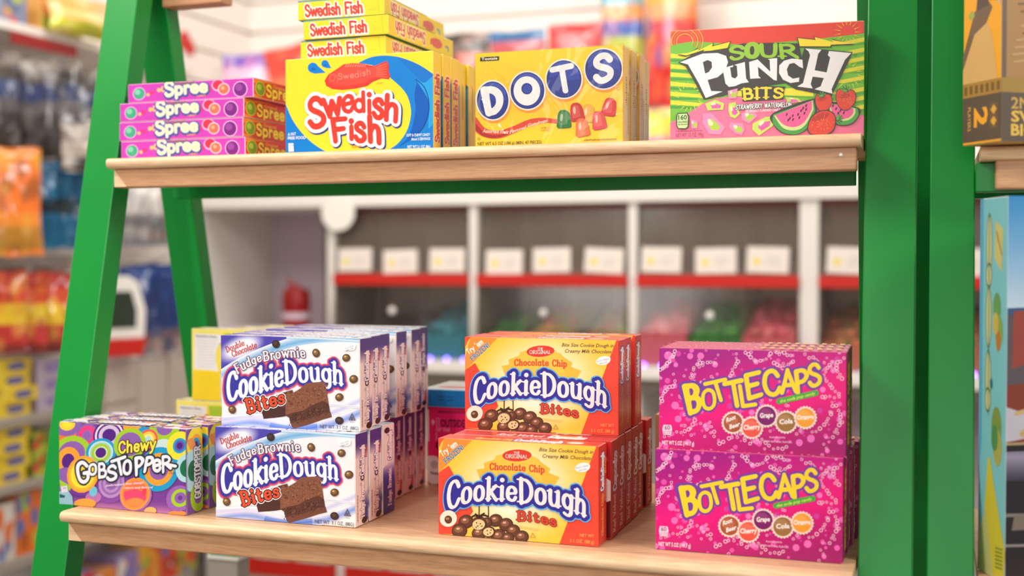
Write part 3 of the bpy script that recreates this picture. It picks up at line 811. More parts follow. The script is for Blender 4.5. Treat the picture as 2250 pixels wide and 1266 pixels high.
# ---- red and yellow cookie dough box
CW = (0.152, 0.0262, 0.0885)
def art_cookie():
    mb = MB(); W, D, H = CW
    carton(mb, W, D, H, [(238, 74, 50), (226, 62, 44), (226, 62, 44), (226, 62, 44), (232, 76, 60), (226, 62, 44)], edge=(250, 150, 130))
    p = front(mb, W, D, H, [(163, 150), (1440, 238), (1452, 1045), (180, 912)])
    p.shade([(166, 152), (1428, 236), (1150, 1014), (180, 912)],
            lambda x, y: lerp((250, 242, 214), (252, 198, 62), min(1, max(0, (abs(math.hypot((x - 790) / 1.25, (y - 560)) - 0) - 190) / 260))), 30, 20)
    p.fill([(163, 432), (250, 372), (300, 460), (380, 590), (450, 740), (320, 920), (180, 912)], (238, 72, 50))
    p.fill([(1424, 237), (1441, 238), (1452, 1045), (1140, 1012)], (238, 72, 50))
    p.fill([(210, 154), (432, 172), (165, 436), (165, 330)], (244, 142, 56))
    p.fill([(163, 150), (212, 154), (186, 190), (165, 240)], (238, 80, 50))
    p.logo("Try 'em", PLAIN, [(196, 300), (318, 210)], [(172, 262), (292, 172)], 0.17, [(0, (252, 244, 230))])
    p.logo('FROZEN!', PLAIN, [(232, 358), (368, 236)], [(204, 326), (344, 206)], 0.2, [(0.05, (250, 190, 120)), (0, (52, 132, 186))])
    badge = [(470, 408), (532, 398), (526, 358), (612, 328), (620, 300), (690, 284), (890, 296), (962, 330), (976, 352), (1056, 408), (1046, 442), (1132, 480), (1086, 556), (800, 640), (520, 540)]
    p.fill([(x + 3, y + 5) for x, y in badge], (252, 214, 110)); p.fill(badge, (246, 186, 60))
    p.fill([(612, 330), (620, 302), (690, 286), (890, 298), (962, 332), (1000, 520), (575, 500)], (248, 196, 72))
    p.disc(790, 300, 117, (226, 60, 44), 48)
    p.logo('THE', F, [(764, 288), (812, 290)], [(764, 268), (812, 270)], 0.16, [(0, (250, 240, 230))], serif=True)
    p.logo('ORIGINAL', F, [(700, 318), (878, 326)], [(700, 288), (878, 298)], 0.15, [(0, (250, 240, 230))], serif=True)
    p.logo('Chocolate Chip', F, [(576, 410), (790, 420), (1010, 442)], [(576, 358), (790, 368), (1010, 388)], 0.22, [(0, (226, 72, 46))], serif=True, contrast=0.35, space=0.15)
    p.text('Bite Size Cookie Dough in', (966, 268), (1398, 296), 30, (122, 78, 52), bold=0.008, up=(8, -30))
    p.text('Creamy Milk Chocolate', (990, 320), (1382, 346), 30, (122, 78, 52), bold=0.008, up=(8, -30))
    p.disc(1318, 404, 60, (250, 246, 238), 38, rot=-8); p.disc(1280, 410, 26, (250, 246, 238), 24); p.disc(1350, 396, 28, (250, 246, 238), 26)
    p.text('EGG FREE', (1264, 416), (1366, 398), 15, (120, 130, 190), up=(-3, -15)); p.text('RECIPE', (1290, 436), (1352, 424), 13, (120, 130, 190), up=(-3, -13))
    # chocolates
    p.stroke([(497, 700), (497, 770)], 9, (74, 42, 26)); p.stroke([(570, 700), (574, 830)], 8, (74, 42, 26))
    p.fill([(760, 850), (980, 890), (962, 906), (770, 866)], (236, 196, 110))
    for x, y, r in ((630, 815, 56), (395, 820, 60), (345, 890, 62), (712, 850, 58), (770, 900, 56), (560, 830, 44), (840, 950, 56), (500, 915, 58), (655, 940, 62), (500, 835, 60), (730, 960, 50), (580, 905, 50)):
        p.disc(x, y, r, (70, 38, 26), r * .93, n=20); p.disc(x - 3, y - 3, r * .9, (98, 56, 38), r * .82, n=18)
        p.disc(x - 8, y - 10, r * .56, (140, 88, 62), r * .42, n=14); p.disc(x - 12, y - 16, r * .24, (214, 172, 146), r * .15, n=10)
    p.disc(497, 845, 50, (222, 196, 140), 42); p.disc(575, 905, 42, (222, 196, 140), 34)
    p.stroke([(446, 780), (470, 772), (500, 790), (530, 770), (566, 780)], 14, (62, 34, 22), smooth_it=True)
    p.stroke([(470, 760), (500, 775), (538, 756)], 12, (62, 34, 22), smooth_it=True)
    for x, y in ((480, 830), (510, 838), (490, 856), (522, 858), (478, 866), (566, 894), (590, 912), (570, 922), (596, 890)): p.disc(x, y, 6, (92, 62, 40), n=6)
    for ex in ((0.195, (92, 170, 236)), (0.145, (52, 44, 148))):
        p.logo('Cookie', F, [(250, 722), (400, 668), (560, 650), (790, 660)], [(250, 512), (400, 480), (570, 474), (790, 486)], 0.17, [ex], serif=True, contrast=0.4, space=0.14, size=[1.02, 1, 1, 1, 1, 1])
        p.logo('Dough', F, [(820, 678), (990, 690), (1160, 722), (1346, 796)], [(814, 484), (990, 502), (1170, 538), (1350, 612)], 0.17, [ex], serif=True, contrast=0.4, space=0.14)
    p.disc(322, 606, 40, (52, 44, 148), 60, rot=10)
    p.logo('Cookie', F, [(250, 722), (400, 668), (560, 650), (790, 660)], [(250, 512), (400, 480), (570, 474), (790, 486)], 0.17, [(0, (248, 232, 228))], serif=True, contrast=0.4, space=0.14, size=[1.02, 1, 1, 1, 1, 1])
    p.logo('Dough', F, [(820, 678), (990, 690), (1160, 722), (1346, 796)], [(814, 484), (990, 502), (1170, 538), (1350, 612)], 0.17, [(0, (248, 232, 228))], serif=True, contrast=0.4, space=0.14)
    p.logo('Bites', F, [(806, 818), (950, 830), (1112, 870)], [(806, 744), (950, 758), (1112, 794)], 0.24, [(0.06, (118, 40, 26)), (0, (216, 66, 46))], serif=True, contrast=0.3, space=0.17)
    p.disc(257, 792, 68, (250, 226, 206), 66); p.disc(257, 800, 30, (96, 60, 36), 33, rot=-20); p.disc(250, 792, 14, (168, 122, 80), 10)
    p.fill([(928, 915), (952, 962), (906, 958)], (180, 150, 60), holes=[[(929, 928), (942, 956), (914, 954)]])
    p.text('NET WT', (1304, 956), (1420, 968), 26, (250, 170, 90), bold=0.006); p.text('3.1 OZ. (88 g)', (1226, 998), (1420, 1018), 28, (250, 170, 90), bold=0.006)
    t = top(mb, W, D, H, U)
    t.logo('Chocolate Chip', F, [(22, 74), (46, 74)], [(22, 40), (46, 40)], 0.2, [(0, (248, 180, 90))], serif=True)
    t.logo('CookieDough', F, [(47, 80), (76, 80)], [(47, 30), (76, 30)], 0.2, [(0.12, (150, 60, 130)), (0, (250, 232, 230))], serif=True)
    t.disc(84, 55, 5, (248, 226, 220), 22); t.logo('Bites', F, [(58, 98), (70, 98)], [(58, 82), (70, 82)], 0.2, [(0, (248, 180, 90))])
    return mb.mesh('cookie_carton', M_CARD)

def art_cookie_flap():
    mb = MB(); W, D, H = CW
    f = flap_plate(mb, W, D, H, (222, 58, 42))
    f.logo('CookieDough', F, [(66, 46), (66, 8)], [(26, 46), (26, 8)], 0.17, [(0.09, (64, 46, 130)), (0, (254, 240, 236))], serif=True)
    f.logo('Chocolate Chip', F, [(60, 92), (60, 50)], [(34, 92), (34, 50)], 0.2, [(0, (246, 150, 60))], serif=True)
    f.logo('Bites', F, [(92, 30), (92, 14)], [(74, 30), (74, 14)], 0.2, [(0, (246, 170, 60))])
    return mb.mesh('cookie_end_flap', M_CARD)

def art_cupcake():
    mb = MB(); W, D, H = CW
    carton(mb, W, D, H, [(196, 30, 38), (190, 28, 36), (196, 30, 38), (190, 28, 36), (214, 70, 70), (190, 28, 36)], edge=(240, 130, 120))
    p = front(mb, W, D, H, U)
    p.fill([(62, 0), (100, 0), (100, 100), (62, 100)], (188, 24, 34))
    p.fill([(70, 62), (100, 56), (100, 98), (74, 98)], (96, 22, 28))
    p.fill([(66, 62), (70, 48), (80, 40), (90, 42), (96, 36), (100, 40), (100, 60), (94, 64), (84, 62), (76, 68)], (244, 226, 222))
    for x, y in ((84, 12), (93, 8), (76, 24), (92, 26), (97, 18)): p.disc(x, y, 1.4, (222, 70, 80), 2.4, n=10)
    t = top(mb, W, D, H, U)
    t.logo('Red Velvet', F, [(27, 80), (56, 80)], [(28, 34), (57, 34)], 0.13, [(0, (250, 226, 224))], contrast=0.5)
    t.logo('Cupcake', F, [(60, 84), (82, 84)], [(61, 22), (83, 22)], 0.22, [(0.1, (196, 90, 120)), (0, (252, 238, 238))], contrast=0.3)
    t.logo('Bites', F, [(72, 98), (80, 98)], [(72, 84), (80, 84)], 0.2, [(0, (250, 220, 218))])
    return mb.mesh('cupcake_carton', M_CARD)

def art_cupcake_flap():
    mb = MB(); W, D, H = CW
    f = flap_plate(mb, W, D, H, (204, 36, 42))
    f.logo('Cupcake', F, [(80, 52), (80, 12)], [(28, 52), (28, 12)], 0.2, [(0.06, (96, 20, 40)), (0, (254, 244, 244))], contrast=0.3)
    f.logo('Red Velvet', F, [(66, 95), (66, 56)], [(28, 95), (28, 56)], 0.13, [(0, (244, 206, 196))], contrast=0.4)
    f.logo('Bites', F, [(96, 24), (96, 14)], [(84, 24), (84, 14)], 0.2, [(0, (244, 206, 196))])
    return mb.mesh('cupcake_end_flap', M_CARD)

# ---- magenta box with bubbles
PW = (0.1574, 0.0295, 0.0872)
def art_bottle():
    mb = MB(); W, D, H = PW
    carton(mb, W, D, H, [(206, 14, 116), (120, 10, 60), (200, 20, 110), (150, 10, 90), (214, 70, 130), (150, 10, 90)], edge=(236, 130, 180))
    p = front(mb, W, D, H, [(103, 610), (1077, 650), (1068, 1188), (100, 1127)])
    def g(x, y):
        t = (y - 610) / 540; s = (x - 100) / 970
        a = lerp((166, 12, 130), (240, 8, 126), min(1, max(0, (t * 1.9 + s * .75 - .35))))
        q = max(0, t + s * .25 - .72) * 2.2
        return lerp(a, (166, 14, 106), min(1, q))
    p.shade([(103, 610), (1077, 650), (1068, 1188), (100, 1127)], g, 30, 18)
    rb = random.Random(11)
    def curve_pts(P, n): 
        f = along(P); return [f(i / (n - 1)) for i in range(n)]
    trails = [curve_pts([(190, 630), (150, 690), (110, 720)], 12), curve_pts([(390, 690), (330, 690), (280, 720), (290, 790), (340, 800)], 14), curve_pts([(180, 800), (130, 840), (110, 900)], 10),
              curve_pts([(520, 690), (480, 740), (470, 790)], 8), curve_pts([(560, 640), (620, 690), (720, 640), (790, 660)], 16), curve_pts([(1000, 690), (960, 760), (1000, 830), (1040, 870), (950, 880)], 16),
              curve_pts([(1060, 680), (1020, 720), (1050, 780)], 8), curve_pts([(190, 1050), (260, 1030), (290, 980), (240, 960)], 10), curve_pts([(420, 1110), (520, 1060), (560, 1110), (620, 1090), (700, 1140), (760, 1130)], 18),
              curve_pts([(900, 1060), (960, 1020), (1000, 960), (1010, 920), (1050, 990), (1000, 1080)], 18), curve_pts([(700, 700), (760, 720), (800, 690)], 8), curve_pts([(890, 670), (930, 690), (900, 720)], 6), curve_pts([(320, 1000), (390, 1070), (370, 1000)], 8)]
    k = p.lay()
    for _ in range(150):
        x, y = rb.uniform(100, 1070), rb.uniform(620, 1190)
        if 300 < y - 610 < 420 and 430 < x < 920 and rb.random() < .6: continue
        p.disc(x, y, rb.choice([5, 7, 8, 12, 15]), rb.choice([(244, 96, 186), (230, 80, 170), (248, 120, 196), (214, 60, 160)]), n=12, k=k)
    for x, y, r in ((265, 655, 16), (320, 655, 18), (150, 650, 22), (185, 910, 20), (350, 1020, 20), (890, 1090, 20), (830, 1110, 18), (700, 1000, 14), (1010, 740, 16), (1010, 700, 12), (250, 1100, 14), (610, 690, 14), (200, 980, 18)):
        p.disc(x, y, r, (238, 110, 190), n=16, k=k)
    k = p.lay()
    for tr in trails:
        for x, y in tr:
            r = rb.choice([7, 8, 9, 10, 11])
            x += rb.uniform(-6, 6); y += rb.uniform(-6, 6)
            p.ring(x, y, r, r * .36, (250, 206, 226), n=12, k=k)
    for _ in range(110):
        r = rb.choice([6, 7, 8]); p.ring(rb.uniform(100, 1070), rb.uniform(620, 1190), r, r * .36, (248, 190, 220), n=10, k=k)
    Y = (250, 212, 40)
    L = [('B', 226, 812, 312, 800, 256, 952, 318, 936), ('O', 322, 838, 392, 826, 330, 936, 400, 922), ('T', 338, 800, 452, 776, 372, 900, 478, 872), ('T', 440, 800, 536, 782, 458, 922, 560, 908),
         ('L', 512, 816, 590, 806, 528, 922, 606, 912), ('E', 544, 760, 626, 742, 562, 884, 636, 862), ('C', 640, 744, 722, 734, 654, 866, 736, 856), ('A', 738, 738, 806, 732, 740, 852, 818, 846), ('P', 806, 742, 876, 732, 816, 854, 880, 846), ('S', 878, 712, 938, 704, 884, 822, 946, 812)]
    for lay in (((0.10, (118, 60, 160))), ((0.0, Y))):
        for ch, ax, ay, bx, by, cx, cy, dx, dy in L:
            p.logo(ch, PLAIN, [(cx, cy), (dx, dy)], [(ax, ay), (bx, by)], 0.19, [lay], space=0)
    p.stroke([(728, 896), (918, 856)], 30, (70, 172, 62)); p.text('the soda pop candy', (732, 904), (914, 864), 17, (222, 236, 90), bold=0.012)
    for x, y, c, words in ((487, 1003, (170, 84, 46), ('Root', 'Beer')), (585, 1030, (236, 84, 66), ('Cherry',)), (662, 970, (124, 16, 100), ('Grape',)), (763, 1003, (158, 110, 56), ('Cola',)), (863, 982, (246, 158, 46), ('Orange',))):
        k1 = p.lay()
        for i in range(22):
            a = 2 * math.pi * i / 22
            p.disc(x + 54 * math.cos(a), y + 54 * math.sin(a), 7, (246, 218, 210), n=8, k=k1)
        p.disc(x, y, 54, (246, 218, 210), n=22); p.disc(x, y, 49, c, n=22); p.disc(x - 8, y - 12, 34, lerp(c, (255, 230, 210), .16), 28, n=18)
        if len(words) == 2:
            p.text(words[0], (x - 34, y - 2), (x + 14, y - 20), 24, (252, 240, 236), bold=0.03); p.text(words[1], (x - 18, y + 34), (x + 36, y + 16), 24, (252, 240, 236), bold=0.03)
        else:
            w = 44 if len(words[0]) > 5 else 35
            p.text(words[0], (x - w, y + 10), (x + w, y + 6), 25, (252, 240, 236), bold=0.03)
    p.text('FLAVOR WITH', (676, 1084), (757, 1088), 9, (246, 190, 220), bold=0.02); p.text('OTHER NATURAL FLAVORS', (640, 1104), (792, 1112), 10, (246, 190, 220), bold=0.02)
    p.fill([(124, 1008), (164, 1010), (170, 1030), (164, 1062), (122, 1060), (118, 1030)], (250, 206, 226))
    p.text('60', (130, 1034), (158, 1035), 24, (110, 20, 90), bold=0.01); p.text('CALORIES', (122, 1046), (166, 1048), 7, (150, 60, 120)); p.text('PER 13 PCS', (122, 1056), (166, 1058), 7, (150, 60, 120))
    p.text('NET WT 5 OZ (141.7 g)', (117, 1110), (284, 1118), 21, (252, 232, 242), bold=0.02)
    t = top(mb, W, D, H, U)
    t.fill([(0, 0), (100, 0), (100, 100), (0, 100)], (222, 86, 142))
    for _ in range(140): t.disc(rb.uniform(0, 100), rb.uniform(4, 96), rb.uniform(.3, .8), rb.choice([(250, 200, 220), (238, 150, 190), (250, 214, 160)]), rb.uniform(2, 6), n=8)
    for x in range(54, 96, 5): t.fill([(x, 20), (x + 3, 24), (x + 2.4, 70), (x + .4, 64)], (250, 206, 110))
    return mb.mesh('bubble_carton', M_CARD)

def art_bottle_flap():
    mb = MB(); W, D, H = PW
    f = flap_plate(mb, W, D, H, (132, 12, 74))
    rb = random.Random(5)
    for _ in range(60): f.disc(rb.uniform(4, 96), rb.uniform(2, 98), rb.uniform(2, 5), (196, 90, 140), rb.uniform(.6, 1.6), n=8)
    f.logo('BOTTLE CAPS', PLAIN, [(76, 90), (76, 12)], [(30, 90), (30, 12)], 0.2, [(0, (216, 170, 40))])
    return mb.mesh('bubble_end_flap', M_CARD)

# ---- box of ringed circles
GW = (0.157, 0.0265, 0.085)
def art_rings():
    mb = MB(); W, D, H = GW
    carton(mb, W, D, H, [(124, 72, 158), (112, 60, 150), (240, 220, 90), (240, 232, 120), (236, 226, 226), (124, 72, 158)], edge=(246, 240, 246))
    p = front(mb, W, D, H, [(180, 190), (1450, 282), (1522, 1130), (245, 1000)])
    pu, dp, lg, ye, ora, bl, lb, wh, pk = (142, 94, 172), (84, 28, 130), (164, 202, 40), (252, 224, 50), (250, 160, 50), (28, 156, 204), (176, 216, 226), (226, 208, 230), (238, 60, 130)
    p.fill([(180, 190), (1450, 282), (1522, 1130), (245, 1000)], (120, 60, 152))
    p.shade([(240, 920), (1510, 1010), (1522, 1130), (245, 1000)], lambda x, y: lerp((120, 60, 152), (190, 120, 170), min(1, max(0, (y - 930 - (x - 245) * .08) / 90))), 8, 4)
    def tgt(x, y, r, cols, sq=1.0):
        n = len(cols)
        for i, c in enumerate(cols): p.disc(x, y, r * (1 - i / n * .92), c, r * (1 - i / n * .92) * sq, n=30)
    p.fill([(182, 300), (420, 240), (420, 460), (200, 420)], (244, 116, 60))
    tgt(265, 215, 145, [pu, pu, (238, 206, 60), ye], .82)
    tgt(470, 330, 110, [pu, pk, pk, (150, 100, 180), pu], 1.1)
    tgt(690, 330, 160, [dp, (232, 222, 240), dp, (216, 190, 222), (212, 190, 220), dp, dp, dp], .95)
    tgt(330, 500, 190, [lg, lg, pu, pu, pu, pu], .9)
    tgt(620, 500, 150, [bl, bl, (196, 228, 226), (160, 206, 206), lg, lg, (206, 226, 170), dp, dp, dp], .95)
    tgt(300, 580, 118, [ora, ora, ora, dp, dp, dp], 1.2)
    p.disc(280, 760, 130, pu, 120); p.fill([(225, 760), (350, 830), (350, 880), (240, 830)], lg)
    tgt(915, 250, 90, [ora, ora], .6); tgt(1090, 330, 130, [bl, bl], .8)
    tgt(1240, 260, 150, [lg, lg, lg, pu, pu, pu], .95)
    tgt(1085, 370, 95, [(240, 90, 90), (250, 200, 60), (252, 230, 120), (176, 216, 220)], 1.0)
    p.disc(1240, 480, 110, (206, 224, 220)); p.disc(740, 900, 150, (130, 70, 160), 100)
    for r, c in ((130, (178, 138, 196)), (105, (150, 100, 176)), (84, (178, 138, 196)), (60, (146, 96, 172))): p.disc(750, 800, r, c, r * 1.15)
    tgt(905, 420, 160, [lg, lg, pu, pu, pu, pu, pu], 1.0)
    tgt(1215, 670, 200, [bl, bl, ora, ora, pu, pu, (108, 60, 150)], 1.1)
    tgt(1405, 440, 128, [ye, ye, ye, bl, (90, 90, 180), dp], 1.1)
    tgt(1500, 660, 120, [lb, lb, (20, 110, 70), (20, 110, 70), (16, 96, 60)], 1.2)
    p.disc(450, 870, 110, (112, 50, 146), 60); p.disc(580, 940, 80, (180, 110, 170), 60); p.disc(575, 880, 40, (110, 190, 214), 50)
    for r, c in ((160, ora), (140, (252, 186, 50)), (118, (254, 228, 60)), (96, (248, 214, 40))): p.disc(458, 710, r, c, r * 1.15)
    p.disc(1005, 930, 160, (168, 110, 176), 150)
    for r, c in ((150, (250, 150, 60)), (124, (248, 120, 70))): p.disc(995, 910, r, c, r * 1.08)
    p.fill([(880, 890), (1000, 860), (1090, 900), (1110, 960), (1070, 1010), (930, 1000), (890, 950)], (242, 70, 110)); p.disc(1000, 990, 90, (250, 140, 70), 40); p.disc(1085, 890, 22, (236, 60, 90), 40)
    p.disc(500, 1000, 110, (250, 158, 60), 50); p.disc(1160, 1080, 60, (250, 180, 110), 40); p.disc(1430, 1110, 90, (250, 140, 70), 30)
    p.disc(1440, 960, 130, (150, 96, 176), 130); tgt(1450, 955, 90, [lg, lg, pu, pu, (104, 54, 144)], 1.0); p.disc(1580, 1000, 60, dp)
    p.fill([(230, 880), (310, 850), (370, 930), (385, 1010), (245, 1000)], (150, 190, 206)); p.fill([(245, 830), (310, 820), (325, 880), (262, 890)], (222, 214, 226)); p.text('60', (270, 852), (302, 854), 20, (120, 110, 140)); p.fill([(240, 900), (300, 920), (290, 940), (246, 940)], (30, 90, 80))
    p.logo('Chewy', PLAIN, [(806, 505), (960, 490), (1165, 470)], [(796, 400), (960, 378), (1165, 352)], 0.2, [(0.07, (44, 36, 30)), (0, (254, 226, 70))], space=0.14)
    G = [('G', 378, 600, 500, 590, 430, 800, 530, 770, .19), ('O', 515, 615, 592, 610, 520, 715, 596, 712, .26), ('B', 606, 610, 680, 600, 616, 745, 702, 735, .22), ('S', 700, 640, 786, 620, 704, 770, 806, 762, .24), ('T', 736, 585, 872, 540, 790, 726, 900, 700, .2), ('O', 858, 585, 936, 578, 862, 712, 944, 708, .25), ('P', 968, 556, 1060, 545, 988, 725, 1050, 700, .2), ('P', 1080, 552, 1160, 546, 1066, 690, 1140, 680, .24), ('e', 1144, 520, 1224, 510, 1160, 690, 1236, 680, .2), ('R', 1234, 545, 1330, 540, 1250, 700, 1340, 660, .22)]
    for lay in ((0.10, (42, 50, 62)), (0.0, (238, 236, 244))):
        for ch, ax, ay, bx, by, cx, cy, dx, dy, w in G: p.logo(ch, PLAIN, [(cx, cy), (dx, dy)], [(ax, ay), (bx, by)], w, [(lay[0] * w / .2, lay[1])], space=0)
        p.stroke([(1290, 620), (1380, 640)], 30 + lay[0] * 300, lay[1])
    p.text('jawbreakers that change', (698, 834), (1075, 806), 22, (236, 224, 240), bold=0.015); p.text('colors and flavors!', (880, 858), (1170, 856), 22, (240, 226, 236), bold=0.015); p.text('Candy', (1322, 716), (1390, 712), 16, (70, 60, 80))
    t = top(mb, W, D, H, U)
    t.fill([(0, 0), (100, 0), (100, 100), (0, 100)], (238, 226, 236))
    rb = random.Random(8)
    for _ in range(46):
        x, y = rb.uniform(0, 100), rb.uniform(0, 100); s = rb.uniform(2, 5)
        for q, c in enumerate((rb.choice([pu, ye, lg, pk, ora, lb, dp]), rb.choice([(240, 226, 240), pu, ye]), rb.choice([pu, dp, ora, (244, 236, 200)]))): t.disc(x, y, s * (1 - q * .3), lerp(c, (255, 250, 255), .12), s * 4.5 * (1 - q * .3), n=14)
    t.logo('GOBSTOPPER', PLAIN, [(30, 86), (70, 86)], [(30, 40), (70, 40)], 0.22, [(0.1, (120, 100, 140)), (0, (250, 246, 250))])
    return mb.mesh('rings_carton', M_CARD)

def art_rings_flap():
    mb = MB(); W, D, H = GW
    f = flap_plate(mb, W, D, H, (128, 78, 160))
    def tgt(x, y, r, cols):
        for i, c in enumerate(cols): f.disc(x, y, r * (1 - i / len(cols)), c, r * .36 * (1 - i / len(cols)), n=22)
    f.fill([(0, 26), (100, 20), (100, 70), (0, 74)], (28, 150, 196))
    tgt(60, 20, 60, [(250, 222, 50), (250, 222, 50), (250, 160, 50), (28, 156, 204), (84, 28, 130)])
    tgt(40, 50, 70, [(176, 216, 226), (176, 216, 226), (20, 110, 70), (16, 96, 60)])
    tgt(70, 82, 50, [(164, 202, 40), (164, 202, 40), (142, 94, 172), (104, 54, 144)])
    f.fill([(0, 12), (40, 10), (60, 22), (20, 24)], (240, 150, 80))
    f.logo('GOBSTOPPER', PLAIN, [(86, 84), (86, 22)], [(48, 84), (48, 22)], 0.2, [(0.09, (40, 44, 70)), (0, (240, 238, 246))])
    return mb.mesh('rings_end_flap', M_CARD)

def art_rings_back():
    """the same boxes turned with their yellow back panels forward"""
    mb = MB(); W, D, H = GW
    carton(mb, W, D, H, [(252, 234, 120), (250, 224, 90), (124, 72, 158), (250, 228, 90), (252, 246, 214), (250, 226, 84)], edge=(252, 246, 200))
    p = front(mb, W, D, H, U)
    p.fill([(3, 7), (27, 8), (25, 58), (2, 56)], (244, 238, 240))
    for i in range(11): p.fill([(5, 12 + i * 4), (24 - (i * 7 % 6), 12.4 + i * 4), (24 - (i * 7 % 6), 13 + i * 4), (5, 12.6 + i * 4)], (206, 198, 206))
    p.text('Nutrition Facts', (4, 11.4), (22, 11.8), 2.6, (110, 104, 120), bold=0.02)
    p.fill([(1, 58), (25, 60), (25, 99), (0, 99)], (252, 216, 46)); p.fill([(25, 60), (44, 61), (44, 99), (25, 99)], (214, 222, 230))
    p.fill([(27, 6), (44, 6), (44, 60), (26, 60)], (250, 220, 80)); p.disc(27, 40, 6, (226, 120, 50), 22); p.disc(26, 40, 5, (250, 224, 90), 20)
    p.fill([(29, 6), (42, 6), (40, 22), (30, 26)], (176, 206, 60)); p.disc(36, 44, 4, (150, 200, 40), 8)
    for x in (48, 58): p.disc(x, 22, 6, (90, 176, 222), 17); p.disc(x, 22, 4, (240, 246, 250), 12)
    p.fill([(44, 50), (100, 50), (100, 99), (44, 99)], (236, 240, 244)); p.disc(80, 20, 9, (244, 200, 120), 20); p.disc(80, 20, 5, (176, 120, 180), 11)
    t = top(mb, W, D, H, U)
    t.fill([(0, 0), (100, 0), (100, 100), (0, 100)], (252, 246, 214))
    rb = random.Random(3)
    for _ in range(26): t.disc(rb.uniform(0, 100), rb.uniform(10, 90), rb.uniform(1, 3), rb.choice([(250, 222, 80), (240, 170, 80), (240, 240, 240), (206, 216, 120), (140, 90, 140), (244, 230, 140)]), rb.uniform(8, 22), n=10)
    return mb.mesh('yellow_back_carton', M_CARD)
